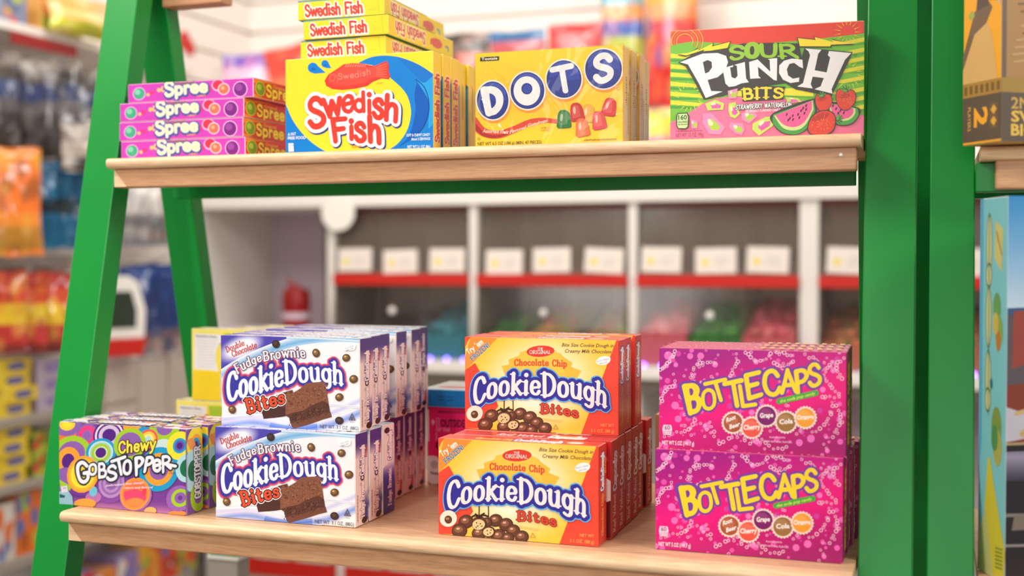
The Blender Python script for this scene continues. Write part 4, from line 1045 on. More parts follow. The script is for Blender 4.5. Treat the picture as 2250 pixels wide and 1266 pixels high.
# ---- yellow and blue box with a red fish
SW = (0.1655, 0.0215, 0.0976)
FISH = [(420, 625), (450, 575), (520, 530), (575, 492), (640, 484), (720, 486), (780, 500), (826, 508), (870, 484), (916, 466), (932, 500), (928, 545), (942, 580), (930, 606), (870, 600), (800, 628), (760, 660), (660, 682), (560, 692), (480, 685), (432, 660)]
def art_fish():
    mb = MB(); W, D, H = SW
    carton(mb, W, D, H, [(250, 216, 44), (246, 206, 44), (250, 216, 44), (250, 216, 44), (250, 220, 70), (250, 216, 44)], edge=(250, 226, 110))
    p = front(mb, W, D, H, [(100, 455), (1275, 385), (1275, 1165), (105, 1222)])
    blue, dk, lt = (0, 124, 206), (0, 88, 182), (30, 158, 222)
    p.fill(smooth([(690, 482), (780, 440), (880, 424), (990, 432), (1090, 462), (1190, 510), (1290, 580)], 5) + [(1290, 1240), (890, 1240)] + smooth([(880, 1196), (990, 1130), (1066, 1030), (1100, 920), (1102, 840), (1078, 750), (1030, 680), (942, 600)], 5) + [(930, 560), (800, 500)], blue)
    p.fill(smooth([(985, 435), (1090, 462), (1190, 510), (1290, 580)], 5) + smooth([(1290, 720), (1200, 640), (1120, 560), (985, 435)], 5), (4, 112, 198))
    p.fill(smooth([(1140, 610), (1200, 670), (1240, 770), (1240, 880), (1200, 990), (1130, 1070), (1040, 1130), (900, 1196)], 6) + smooth([(900, 1240), (1000, 1150), (1080, 1070), (1120, 960), (1140, 840), (1130, 740), (1150, 640)], 6), dk)
    p.fill(smooth([(1140, 612), (1210, 640), (1290, 600), (1290, 900), (1240, 1000), (1242, 870), (1232, 760), (1140, 612)], 4), lt)
    p.stroke([(1142, 614), (1206, 672), (1240, 770), (1240, 880), (1200, 990), (1130, 1066)], 7, (0, 54, 128), smooth_it=True)
    p.fill([(100, 806)] + smooth([(105, 816), (160, 940), (240, 1050), (340, 1140), (452, 1206)], 5) + [(470, 1240), (100, 1240)], blue)
    for (cx, cy, r, tx, ty) in ((326, 520, 42, 430, 560), (424, 488, 30, 474, 524)):
        p.fill(circ(cx, cy, r, n=20), blue); p.fill([(cx + r * .1, cy - r), (cx + r * .9, cy - r * .4), (tx, ty), (cx + r * .3, cy + r * 1.15), (cx - r * .5, cy + r * .8)], blue); p.disc(cx + 4, cy + 10, r * .5, (10, 100, 190), r * .32, n=10)
    p.fill([(x + 2, y + 6) for x, y in FISH], (196, 40, 40)); p.fill(FISH, (226, 58, 48)); p.fill([(x * .86 + 86, y * .8 + 112) for x, y in FISH], (232, 74, 60))
    for i in range(9): p.stroke([(588 + i * 19, 512), (600 + i * 19, 492)], 5, (248, 160, 130))
    for i in range(6): p.stroke([(834, 520 + i * 14), (916, 486 + i * 22)], 4, (246, 130, 100))
    p.disc(484, 600, 24, (240, 110, 90), 30); p.disc(484, 600, 17, (228, 66, 54), 22)
    p.stroke([(505, 575), (525, 600), (520, 640)], 6, (240, 110, 90), smooth_it=True)
    p.logo('Swedish', PLAIN, [(532, 614), (664, 600), (790, 572)], [(528, 568), (660, 552), (786, 524)], 0.15, [(0, (248, 140, 120))])
    p.text('CANDY', (830, 652), (890, 646), 13, (220, 150, 50))
    S1 = ([(300, 1000), (500, 900), (680, 868), (840, 896), (1006, 940)], [(288, 768), (480, 740), (640, 712), (800, 694), (990, 724)])
    S2 = ([(490, 1116), (640, 1096), (860, 1112)], [(466, 930), (620, 912), (850, 904)])
    A = (('S', [(300, 1000), (430, 985)], [(286, 776), (400, 760)], .22), ('w', [(430, 925), (562, 890)], [(392, 700), (540, 690)], .20), ('e', [(562, 878), (650, 868)], [(560, 690), (650, 660)], .18),
         ('d', [(656, 868), (746, 870)], [(650, 724), (742, 716)], .225), ('i', [(758, 884), (800, 890)], [(756, 722), (800, 722)], .225), ('s', [(808, 912), (886, 924)], [(810, 690), (895, 690)], .19), ('h', [(896, 930), (1000, 946)], [(904, 740), (1014, 745)], .215))
    B = (('F', [(492, 1112), (600, 1090)], [(468, 936), (590, 926)], .25), ('i', [(614, 1086), (660, 1090)], [(612, 936), (658, 936)], .26), ('s', [(664, 1100), (748, 1108)], [(662, 880), (745, 880)], .19), ('h', [(772, 1104), (870, 1118)], [(766, 912), (866, 920)], .24))
    for ex, c, dx, dy in ((0.145, (20, 60, 130), 7, 8), (0.125, (248, 240, 240), 0, 0), (0.0, (232, 58, 44), 0, 0)):
        for ch, b, t, w in A + B: p.logo(ch, PLAIN, b, t, w, [(ex * w / .22, c, dx, dy)], space=0)
        if ex == 0.125: p.fill([(600, 880), (860, 930), (840, 960), (640, 950), (560, 930)], (248, 240, 240))
    p.text('A FAT', (124, 1072), (190, 1066), 24, (232, 240, 250), bold=0.025); p.text('FREE FOOD', (124, 1102), (270, 1094), 24, (232, 240, 250), bold=0.025)
    p.text('SOFT & CHEWY CANDY', (1070, 1066), (1254, 1058), 22, (226, 238, 250), bold=0.02); p.text('About 3 SERVINGS', (1106, 1096), (1254, 1090), 22, (226, 238, 250), bold=0.02); p.text('NET WT 3.1 OZ (88g)', (1078, 1158), (1256, 1154), 24, (226, 238, 250), bold=0.02)
    p.fill([(128, 1132), (170, 1130), (174, 1198), (130, 1200)], (226, 236, 246)); p.text('110', (134, 1158), (168, 1156), 18, (30, 90, 160)); p.text('CALORIES', (132, 1176), (170, 1174), 8, (30, 90, 160))
    p.tiny((636, 1158), (718, 1152), 12, (236, 150, 40))
    return mb.mesh('fish_carton', M_CARD)

def art_fish_flap(kind='logo'):
    mb = MB(); W, D, H = SW
    f = flap_plate(mb, W, D, H, (248, 206, 48))
    if kind == 'logo':
        f.fill([(88, 28), (100, 26), (100, 100), (88, 100)], (20, 110, 190))
        f.logo('Swedish Fish', PLAIN, [(72, 92), (72, 22)], [(18, 92), (18, 22)], 0.24, [(0.1, (250, 226, 190)), (0, (216, 60, 48))], space=0.1)
    else:
        f.fill([(46, 22), (60, 22), (60, 60), (46, 60)], (214, 176, 44)); f.tiny((66, 62), (66, 24), 10, (150, 120, 40), up=(-10, 0)); f.fill([(8, 50), (24, 50), (24, 98), (8, 98)], (226, 188, 40))
    return mb.mesh('fish_end_flap', M_CARD)

FW = (0.0976, 0.1655, 0.0200)
def art_fish_flat():
    mb = MB(); W, D, H = FW
    carton(mb, W, D, H, [(250, 216, 44), (246, 208, 44), (250, 216, 44), (250, 216, 44), (20, 130, 200), (30, 130, 160)], edge=(250, 222, 90))
    r = right(mb, W, D, H, U)
    r.logo('Swedish Fish', PLAIN, [(54, 22), (10, 22)], [(54, 80), (10, 80)], 0.2, [(0.12, (250, 232, 190)), (0, (216, 96, 82))], space=0.1)
    r.fill([(62, 40), (66, 30), (72, 22), (78, 24), (82, 44), (80, 66), (74, 78), (68, 76), (64, 64), (62, 72)], (222, 92, 74)); r.fill([(86, 50), (88, 40), (92, 46), (93, 66), (90, 74), (91, 58)], (90, 150, 170))
    t = top(mb, W, D, H, U)
    t.fill([(0, 0), (70, 0), (100, 30), (100, 100), (0, 100)], (24, 128, 190))
    return mb.mesh('fish_flat_carton', M_CARD)
def art_fish_flat_flap():
    mb = MB(); W, D, H = FW
    m = 0.0006
    mb.box(m, -0.00035, m, W - m, 0.0002, H - m, srgb((250, 214, 42)))
    f = Panel(mb, (m, -0.00036, m), (1, 0, 0), (0, 0, 1), W - 2 * m, H - 2 * m, U)
    f.fill([(0, 0), (72, 0), (66, 4), (0, 6)], (60, 160, 170)); f.stroke([(93, 4), (95, 96)], 0.7, (226, 186, 40))
    f.logo('Swedish Fish', PLAIN, [(9, 84), (76, 84)], [(8, 22), (75, 22)], 0.2, [(0.13, (250, 236, 210), .5, 2), (0.1, (252, 240, 220)), (0, (216, 66, 52))], space=0.1)
    f.text('CANDY', (82, 74), (92, 74), 7, (224, 180, 60))
    return mb.mesh('fish_flat_end_flap', M_CARD)

# ---- yellow box with four blue discs
DW = (0.1467, 0.0245, 0.0905)
def art_dots():
    mb = MB(); W, D, H = DW
    carton(mb, W, D, H, [(252, 210, 38), (240, 196, 50), (250, 206, 40), (250, 206, 40), (250, 214, 70), (250, 206, 40)], edge=(250, 224, 120))
    p = front(mb, W, D, H, [(165, 410), (1330, 338), (1335, 1122), (160, 1168)])
    p.shade([(165, 410), (1330, 338), (1335, 1122), (160, 1168)], lambda x, y: lerp((252, 214, 40), (250, 176, 34), max(0, 1 - abs(y - 760) / 260) * (0.55 if x < 900 else .2)), 12, 12)
    C = [(300, 785, 138, 165, 'D', .95), (578, 705, 146, 160, 'O', 1), (868, 612, 150, 162, 'T', 1), (1180, 530, 156, 168, 'S', 1)]
    for x, y, rx, ry, ch, z in C: p.disc(x + 8, y + 18, rx + 4, (246, 156, 46), ry + 4, n=32)
    for x, y, rx, ry, ch, z in C: p.disc(x, y, rx, (246, 240, 226), ry, n=36)
    for x, y, rx, ry, ch, z in C:
        p.disc(x, y, rx - 12, (36, 46, 118), ry - 12, n=36); p.disc(x + 4, y + 6, rx - 26, (52, 70, 168), ry - 26, n=30)
        k = p.lay(); p.fill([(x - rx * .8, y - 10)] + smooth([(x - rx * .8, y - 6), (x - rx * .3, y - 30), (x + rx * .2, y + 10), (x + rx * .8, y - 6)], 5) + circ(x, y, rx - 18, ry - 18, 16, 8, 172), (40, 54, 146), k=k)
        p.fill(circ(x, y, rx - 20, ry - 20, 14, 200, 340) + circ(x, y - 4, rx - 40, ry - 50, 14, 340, 200), (70, 84, 176))
    Lc = (244, 240, 236)
    p.logo('D', PLAIN, [(252, 890), (372, 874)], [(216, 704), (360, 676)], .3, [(0, Lc)], space=0)
    p.disc(574, 708, 106, Lc, 118, n=36); p.disc(574, 690, 44, (40, 54, 140), 46, n=26); p.disc(576, 692, 32, (56, 72, 170), 34, n=20)
    p.logo('T', PLAIN, [(800, 714), (960, 694)], [(770, 536), (930, 502)], .25, [(0, Lc)], space=0)
    p.logo('S', PLAIN, [(1118, 632), (1248, 610)], [(1104, 438), (1238, 414)], .27, [(0, Lc)], space=0)
    p.fill([(205, 438), (355, 430), (352, 462), (203, 470)], (60, 46, 28)); p.text('Tootsie', (214, 462), (342, 455), 22, (246, 236, 200), bold=0.03)
    p.stroke([(140, 950), (220, 1040), (340, 1062), (470, 1020), (600, 960), (720, 944), (860, 962)], 78, (224, 74, 46), w1=30, smooth_it=True)
    p.stroke([(140, 975), (230, 1062), (340, 1076), (460, 1040)], 40, (176, 44, 34), w1=12, smooth_it=True)
    w = 'Assorted Fruit Flavored Gumdrops'
    p.text('Assorted Fruit', (218, 1046), (424, 1056), 30, (250, 214, 190), bold=0.03, up=(6, -30)); p.text('Flavored', (436, 1056), (562, 1014), 30, (250, 214, 190), bold=0.03, up=(6, -30)); p.text('Gumdrops', (576, 1002), (736, 958), 30, (250, 214, 190), bold=0.03, up=(6, -30))
    for x, y, c, ro in ((1058, 880, (240, 176, 60), 5), (1228, 828, (222, 58, 60), 12), (968, 868, (206, 52, 44), -8), (866, 926, (40, 128, 62), 0), (1012, 994, (240, 118, 64), -6), (1144, 936, (232, 82, 84), -6)):
        g = [(-56, 70), (-48, -10), (-40, -48), (-20, -66), (18, -66), (40, -48), (50, -6), (58, 62), (44, 74), (-44, 80)]
        a = R(ro); q = [(x + gx * math.cos(a) - gy * math.sin(a), y + gx * math.sin(a) + gy * math.cos(a)) for gx, gy in g]
        p.fill([(u + 5, v + 6) for u, v in q], lerp(c, (120, 60, 20), .3)); p.fill(q, c); p.fill([(x + (u - x) * .6 - 6, y + (v - y) * .72) for u, v in q], lerp(c, (255, 200, 160), .25)); p.disc(x - 16, y - 4, 11, lerp(c, (255, 240, 220), .7), 32, n=10, rot=ro + 6)
    p.text('ARTIFICIALLY', (686, 1014), (770, 1010), 15, (180, 120, 40)); p.text('FLAVORED', (688, 1034), (754, 1030), 15, (180, 120, 40)); p.ring(1298, 688, 13, 3, (150, 110, 30)); p.ring(188, 1098, 11, 3, (130, 100, 30))
    p.text('NET WT 6.5 OZ (184 g) (MIN. 47 PIECES)', (178, 1152), (690, 1134), 28, (120, 92, 30), bold=0.01); p.tiny((1028, 1110), (1290, 1100), 13, (170, 130, 40))
    return mb.mesh('disc_carton', M_CARD)

def art_dots_flap():
    mb = MB(); W, D, H = DW
    f = flap_plate(mb, W, D, H, (240, 190, 56))
    f.tiny((62, 92), (62, 30), 24, (110, 90, 70), up=(-24, 0)); f.tiny((88, 90), (88, 46), 16, (120, 96, 60), up=(-16, 0))
    f.fill([(34, 60), (74, 60), (74, 96), (34, 96)], (196, 180, 160)); f.fill([(0, 0), (26, 0), (26, 100), (0, 100)], (246, 176, 54))
    return mb.mesh('disc_end_flap', M_CARD)
def film_dots():
    mb = MB(); W, D, H = DW; e = 0.0009
    mb.box(-e, -e - 0.0006, 0.0002, W + e + 0.0003, D - 0.0002, H + e, (1, 1, 1))
    # folded corner wrinkles of the wrapper
    for a, b in (((0.002, 0.088), (0.034, 0.060)), ((0.004, 0.070), (0.022, 0.030)), ((0.001, 0.055), (0.030, 0.012)), ((0.012, 0.085), (0.050, 0.071))):
        y = -e - 0.0013
        mb.poly([(a[0], y, a[1]), (b[0], y - .0005, b[1]), (b[0] + .0012, y - .0001, b[1] + .0014)], (1, 1, 1))
    return mb.mesh('cellophane', M_FILM)

# ---- red and green box of sour candy
NW = (0.1714, 0.022, 0.1014)
def art_sour():
    mb = MB(); W, D, H = NW
    carton(mb, W, D, H, [(232, 66, 46), (214, 60, 50), (230, 90, 130), (226, 200, 60), (232, 66, 46), (240, 110, 150)], edge=(236, 150, 130))
    p = front(mb, W, D, H, [(120, 215), (1664, 148), (1655, 1060), (116, 1102)])
    p.fill([(110, 330), (300, 300), (700, 330), (1200, 300), (1664, 250), (1664, 1070), (110, 1100)], (116, 190, 44))
    rs = random.Random(6)
    for y in (395, 480, 545, 620, 700, 770):
        p.fill([(100, y), (300, y + 20), (600, y + 40), (600, y + 62), (300, y + 48), (100, y + 34)], (238, 222, 40)); p.fill([(100, y + 44), (340, y + 56), (340, y + 70), (100, y + 66)], (70, 160, 50))
    for y in (300, 380, 450, 520, 600, 690, 760, 830):
        p.fill([(1670, y - 20), (1500, y + 14), (1300, y + 34), (1500, y + 44), (1670, y + 12)], (226, 216, 44)); p.fill([(1670, y + 20), (1520, y + 46), (1670, y + 34)], (86, 170, 54))
    p.fill([(500, 690), (800, 640), (1100, 640), (1300, 700), (1300, 760), (1000, 740), (700, 760), (500, 790)], (110, 186, 46)); p.fill([(660, 700), (1100, 680), (1260, 720), (1260, 745), (1000, 735), (600, 740)], (240, 226, 44)); p.fill([(840, 632), (1000, 640), (940, 660), (760, 668)], (84, 176, 56))
    p.fill([(110, 955)] + smooth([(116, 950), (240, 890), (420, 780), (620, 745), (900, 760), (1200, 780), (1420, 850), (1664, 900)], 4) + [(1664, 1080), (110, 1110)], (240, 116, 152))
    for q in range(5): p.stroke(circ(236, 300, 66 + q * 20, 60 + q * 19, 26, -200, 30), 7, (246, 176, 44) if q % 2 == 0 else (240, 120, 44))
    for a in range(0, 360, 24): p.stroke([(1532 + 60 * math.cos(R(a)), 240 + 60 * math.sin(R(a))), (1532 + 110 * math.cos(R(a)), 240 + 104 * math.sin(R(a)))], 6, (246, 200, 50), w1=1)
    for x0, y0 in ((270, 750), (1530, 580)):
        for a in range(0, 360, 20): p.stroke([(x0 + 84 * math.cos(R(a)), y0 + 84 * math.sin(R(a))), (x0 + 128 * math.cos(R(a + 6)), y0 + 124 * math.sin(R(a + 6)))], 6, (246, 226, 60), w1=1)
    ink = (58, 54, 48)
    for bolt in ([(270, 392), (350, 360), (345, 376), (462, 318), (456, 344), (600, 308), (580, 356), (380, 388), (396, 368), (250, 414), (180, 402)], [(1140, 284), (1280, 300), (1272, 276), (1420, 318), (1400, 300), (1582, 332), (1400, 338), (1396, 352), (1156, 348)]):
        p.fill([(x + (8 if x > sum(q[0] for q in bolt) / len(bolt) else -8), y + (7 if y > sum(q[1] for q in bolt) / len(bolt) else -7)) for x, y in bolt], ink); p.fill(bolt, (248, 222, 44))
    # dark ground behind the lettering
    p.fill([(182, 470), (340, 384), (520, 372), (592, 352), (700, 322), (950, 318), (1148, 326), (1170, 440), (1192, 360), (1570, 398), (1540, 470), (1404, 745), (1120, 690), (1040, 640), (700, 684), (540, 740), (388, 768), (300, 600), (240, 500)], ink)
    W_ = (242, 238, 236)
    P1 = [(196, 468), (380, 400), (500, 396), (568, 420), (584, 470), (560, 540), (500, 590), (440, 606), (420, 612), (448, 700), (540, 704), (404, 756), (350, 640), (262, 486)]
    p.fill(P1, W_, holes=[[(382, 468), (420, 452), (452, 466), (456, 510), (430, 548), (400, 560)]])
    p.fill([(520, 524), (628, 494), (622, 510), (600, 512), (612, 590), (640, 602), (660, 580), (654, 500), (634, 492), (718, 470), (728, 600), (750, 632), (690, 640), (640, 662), (590, 668), (562, 640), (544, 540)], W_)
    p.fill([(752, 470), (820, 450), (920, 548), (916, 456), (900, 448), (976, 440), (972, 620), (950, 616), (822, 508), (828, 584), (846, 600), (760, 604)], W_)
    p.fill([(1176, 456), (1180, 524), (1150, 510), (1110, 480), (1072, 488), (1052, 530), (1062, 580), (1100, 606), (1150, 596), (1148, 630), (1080, 640), (1020, 612), (990, 560), (992, 500), (1030, 462), (1090, 446), (1140, 450)], W_)
    p.fill([(1196, 366), (1326, 378), (1300, 410), (1272, 540), (1366, 558), (1394, 440), (1376, 420), (1386, 388), (1560, 406), (1510, 460), (1404, 690), (1412, 726), (1270, 690), (1318, 668), (1344, 602), (1256, 590), (1240, 650), (1256, 684), (1134, 668), (1180, 640), (1236, 420), (1224, 390)], W_)
    for ch, b, t, w in (('S', [(606, 452), (706, 440)], [(592, 352), (712, 338)], .3), ('o', [(726, 432), (826, 430)], [(724, 270), (830, 262)], .27), ('U', [(846, 428), (970, 430)], [(836, 336), (976, 336)], .34), ('R', [(996, 436), (1140, 436)], [(984, 338), (1120, 334)], .32)):
        p.logo(ch, F, b, t, w, [(0, (150, 200, 48))], serif=True, contrast=.35, space=0)
    p.fill([(690, 676), (850, 660), (1040, 668), (1030, 700), (1024, 770), (860, 778), (700, 786)], ink)
    p.logo('BITS', F, [(708, 768), (870, 760), (1016, 756)], [(700, 686), (870, 676), (1024, 684)], .28, [(0, (250, 214, 44))], serif=True, contrast=.3, space=.16)
    # candies and fruit
    def bit(pts, c): p.fill(pts, (196, 222, 90) if c else (238, 140, 184)); cx = sum(q[0] for q in pts) / len(pts); cy = sum(q[1] for q in pts) / len(pts); p.fill([(cx + (x - cx) * .55 + 8, cy + (y - cy) * .5 + 6) for x, y in pts], (238, 96, 170) if c else (170, 206, 60)); p.fill([(cx + (x - cx) * .25 - 14, cy + (y - cy) * .3 - 14) for x, y in pts], (240, 236, 190))
    for pts, c in (([(380, 880), (450, 876), (560, 990), (520, 1050), (430, 1044), (376, 950)], 0), ([(400, 800), (480, 770), (552, 800), (544, 850), (420, 856)], 1), ([(590, 800), (640, 790), (680, 880), (640, 920), (600, 905), (584, 850)], 1), ([(690, 880), (780, 850), (820, 900), (750, 962), (690, 930)], 0),
                   ([(600, 950), (700, 960), (716, 1010), (690, 1056), (640, 1040), (590, 990)], 0), ([(780, 960), (880, 910), (960, 900), (940, 980), (830, 1058), (776, 1010)], 1), ([(1040, 750), (1140, 760), (1170, 790), (1060, 800)], 1), ([(580, 700), (660, 680), (650, 760), (590, 764)], 0), ([(280, 920), (340, 940), (336, 1000), (290, 1000)], 0)): bit(pts, c)
    p.logo('STRAWBERRY-WATERMELON'.replace('-', ' ').replace('W', 'W'), dict(F, W=(.8, [('l', [(.04, 1), (.2, 0), (.4, .8), (.6, 0), (.76, 1)])]), M=(.7, [('l', [(.06, 0), (.06, 1), (.35, .2), (.64, 1), (.64, 0)])]), Y=F['Y']), [(642, 850), (860, 836), (1090, 828)], [(648, 814), (862, 800), (1084, 794)], .15, [(0.1, (70, 60, 50)), (0, (246, 240, 240))], space=.14)
    p.text('ARTIFICIALLY FLAVORED CANDY', (720, 872), (1000, 862), 22, (248, 232, 240), bold=.02)
    def slice_(c1, c2, c3, mid):
        p.fill([c1, c2, c3, mid], ink)
    # watermelon wedges
    p.fill(smooth([(940, 880), (1272, 764), (1286, 860), (1230, 990), (1130, 1050), (1020, 1040), (950, 980)], 5, closed=True), ink)
    p.fill([(1262, 776)] + smooth([(1276, 860), (1216, 990), (1130, 1046), (1020, 1032), (942, 960), (944, 890)], 5), (70, 160, 60)); p.fill([(1255, 778)] + smooth([(1262, 850), (1200, 970), (1120, 1016), (1020, 996), (950, 900)], 5), (206, 226, 150)); p.fill([(1250, 782)] + smooth([(1250, 846), (1190, 950), (1110, 990), (1020, 968), (960, 896)], 5), (238, 92, 150))
    p.fill(smooth([(1368, 790), (1610, 836), (1620, 900), (1560, 970), (1450, 976), (1380, 900)], 5, closed=True), ink); p.fill([(1378, 800)] + smooth([(1606, 842), (1612, 900), (1556, 962), (1456, 968), (1388, 890)], 5), (80, 166, 60)); p.fill([(1382, 802)] + smooth([(1590, 844), (1586, 890), (1540, 934), (1460, 938), (1400, 880)], 5), (206, 226, 150)); p.fill([(1386, 804)] + smooth([(1576, 846), (1570, 886), (1530, 920), (1460, 922), (1410, 874)], 5), (238, 92, 150))
    for x, y in ((1050, 890), (1076, 920), (1098, 900), (1062, 935), (1100, 930), (1140, 890), (1164, 860), (1190, 880), (1150, 915), (1204, 820), (1180, 840), (1204, 850), (1416, 820), (1440, 846), (1474, 860), (1500, 878), (1530, 850), (1496, 840), (1456, 880)): p.disc(x, y, 6, (60, 20, 40), 14, n=8, rot=20)
    for x, y, q in ((1340, 790, .95), (1514, 766, 1.12)):
        B = [(-66, -20), (-50, -62), (-10, -58), (14, -62), (54, -54), (70, -14), (58, 34), (20, 74), (-22, 76), (-56, 36)]
        p.fill(smooth([(x + u * q * 1.07, y + v * q * 1.07) for u, v in B], 5, closed=True), ink); p.fill(smooth([(x + u * q, y + v * q) for u, v in B], 5, closed=True), (222, 66, 40)); p.disc(x - 8, y - 22, 40 * q, (196, 50, 34), 18 * q, n=16, rot=-12)
    p.fill(smooth([(1212, 990), (1250, 900), (1330, 856), (1410, 870), (1440, 930), (1420, 1020), (1350, 1056), (1240, 1052)], 5, closed=True), ink)
    p.fill(smooth([(1220, 990), (1256, 908), (1330, 864), (1404, 876), (1432, 930), (1412, 1014), (1346, 1048), (1246, 1044)], 5, closed=True), (222, 62, 36)); p.disc(1316, 910, 74, (190, 46, 30), 26, rot=-22)
    k = p.lay()
    for _ in range(70): p.disc(rs.gauss(1325, 44), rs.gauss(965, 36), 3, (244, 140, 70), n=6, k=k)
    for _ in range(40): p.disc(rs.gauss(1514, 40), rs.gauss(776, 28), 3, (244, 140, 70), n=6, k=k)
    for x, y, sp, z in ((1514, 706, (20, 55, 90, 125, 160), 52), (1452, 925, (-60, -25, 10, 45, 80), 46), (1330, 742, (30, 75, 120, 160, 190), 40)):
        for a in sp:
            t = (x + z * math.cos(R(a)), y - z * math.sin(R(a))); n_ = (math.sin(R(a)) * 12, math.cos(R(a)) * 12)
            p.fill([(x - n_[0] * 1.4, y - n_[1] * 1.4), (t[0] + n_[0] * .3, t[1] + n_[1] * .3), (x + n_[0] * 1.4, y + n_[1] * 1.4)], ink); p.fill([(x - n_[0], y - n_[1]), ((t[0] * .92 + x * .08), (t[1] * .92 + y * .08)), (x + n_[0], y + n_[1])], (96, 176, 62))
    p.fill([(178, 876), (256, 872), (272, 900), (266, 990), (246, 1006), (180, 1004), (166, 976), (168, 900)], (50, 60, 40)); p.fill([(182, 884), (252, 880), (262, 904), (258, 984), (242, 998), (184, 996), (174, 972), (176, 904)], (196, 226, 150))
    p.text('160', (184, 930), (254, 927), 38, (50, 66, 40), bold=.02); p.text('CALORIES', (178, 956), (258, 953), 15, (50, 66, 40), bold=.02); p.text('PER SERVING', (180, 974), (256, 971), 10, (50, 66, 40), bold=.02)
    p.text('NET WT. 3.5 OZ. (99g)', (164, 1070), (386, 1062), 32, (110, 50, 80), bold=.0); p.tiny((164, 1026), (376, 1020), 9, (150, 70, 110)); p.ring(1592, 426, 11, 3, (40, 90, 40))
    return mb.mesh('sour_carton', M_CARD)

# ---- pink box of candy discs, lying flat
EW = (0.156, 0.090, 0.0203)
def art_spree():
    mb = MB(); W, D, H = EW
    carton(mb, W, D, H, [(206, 66, 182), (196, 40, 50), (206, 66, 182), (206, 66, 182), (226, 120, 200), (196, 60, 170)], edge=(250, 226, 240))
    p = front(mb, W, D, H, [(797, 925), (1622, 905), (1622, 1025), (800, 1048)])
    p.disc(876, 988, 46, (238, 150, 220), 44); p.disc(876, 988, 38, (70, 170, 130), 37); p.disc(866, 978, 20, (130, 204, 170), 18)
    p.disc(938, 996, 12, (246, 190, 110), 11); p.disc(965, 985, 20, (226, 60, 130), 14); p.disc(1012, 968, 14, (250, 190, 110), 14)
    p.disc(1400, 948, 42, (244, 170, 220), 38); p.disc(1400, 945, 34, (226, 52, 80), 30); p.disc(1436, 972, 38, (248, 200, 210), 38); p.disc(1436, 972, 31, (242, 116, 90), 31); p.disc(1430, 965, 12, (250, 170, 130), 12); p.disc(1350, 970, 12, (220, 60, 110), 16)
    p.disc(1540, 975, 46, (240, 180, 224), 50); p.disc(1540, 975, 40, (124, 36, 130), 44); p.disc(1532, 964, 22, (152, 70, 156), 22)
    p.disc(1045, 962, 20, (252, 200, 130), 22); p.disc(1045, 962, 10, (206, 66, 182), 10)
    p.logo('Spree', PLAIN, [(1056, 1008), (1190, 992), (1330, 984)], [(1050, 928), (1190, 918), (1326, 912)], .26, [(0.16, (70, 80, 150), 2, 4), (0.07, (120, 130, 200)), (0, (250, 238, 190))], space=.1, size=[1.1, 1, 1, 1, 1])
    p.text('Original', (1120, 938), (1246, 932), 18, (130, 110, 40), bold=.02); p.text('CANDY', (1262, 1018), (1322, 1014), 12, (250, 190, 90), bold=.01)
    t = top(mb, W, D, H, U)
    t.fill([(0, 0), (100, 0), (100, 100), (0, 100)], (226, 110, 190))
    return mb.mesh('pink_carton', M_CARD)
def art_spree_flap():
    mb = MB(); W, D, H = EW
    f = flap_plate(mb, W, D, H, (216, 30, 58))
    f.fill([(0, 0), (70, 0), (30, 10), (0, 26)], (232, 130, 40)); f.fill([(0, 100), (0, 84), (16, 96), (30, 100)], (232, 130, 40))
    f.disc(14, 50, 12, (206, 196, 60), 42); f.disc(14, 50, 10, (110, 160, 40), 37); f.disc(12, 42, 5, (170, 206, 80), 16)
    f.logo('Spree', PLAIN, [(28, 82), (92, 82)], [(28, 20), (92, 20)], .24, [(0.06, (90, 40, 40)), (0, (254, 236, 60))], space=.1)
    f.text('Original', (44, 30), (74, 30), 18, (236, 190, 60), bold=.02); f.text('CANDY', (78, 94), (92, 94), 10, (240, 150, 60))
    return mb.mesh('pink_end_flap', M_CARD)

# ---- boxes at the back of the lower shelf
KW = (0.150, 0.024, 0.0875)
def art_hotpink():
    mb = MB(); W, D, H = KW
    carton(mb, W, D, H, [(238, 26, 106), (200, 16, 84), (220, 20, 92), (210, 18, 88), (224, 60, 110), (200, 16, 84)], edge=(240, 120, 160))
    p = front(mb, W, D, H, [(180, 615), (1098, 640), (1098, 1182), (180, 1155)])
    ink = (46, 8, 30)
    p.tiny((262, 664), (470, 664), 20, (140, 10, 60))
    for a in (-50, -20, 10, 40): p.stroke([(240 - 6 * 1, 725), (240 - 26 * math.cos(R(a)), 725 - 26 * math.sin(R(a)))], 6, (250, 190, 210))
    p.fill([(248, 695), (272, 695), (272, 758), (248, 760)], (240, 110, 160)); p.tiny((266, 756), (266, 700), 12, (190, 20, 80), up=(-12, 0))
    p.text('OUTSIDE', (280, 756), (458, 758), 52, ink, bold=.03); p.text('OF THE', (246, 790), (350, 792), 26, (246, 150, 190), bold=.02);
    p.text('C', (242, 914), (300, 916), 58, ink, bold=.04); p.fill([(186, 640), (194, 640), (196, 860), (186, 856)], (244, 220, 230)); p.tiny((256, 850), (256, 800), 14, (244, 140, 180), up=(-14, 0))
    p.fill(circ(230, 1060, 66, 100, 26), (240, 226, 226)); p.fill([(186, 960), (230, 960), (230, 1160), (186, 1120)], (240, 226, 226)); p.disc(234, 1020, 28, (196, 186, 186), 28); p.text('Nestle', (206, 1086), (270, 1092), 20, (70, 60, 66), bold=.03)
    return mb.mesh('hot_pink_carton', M_CARD)

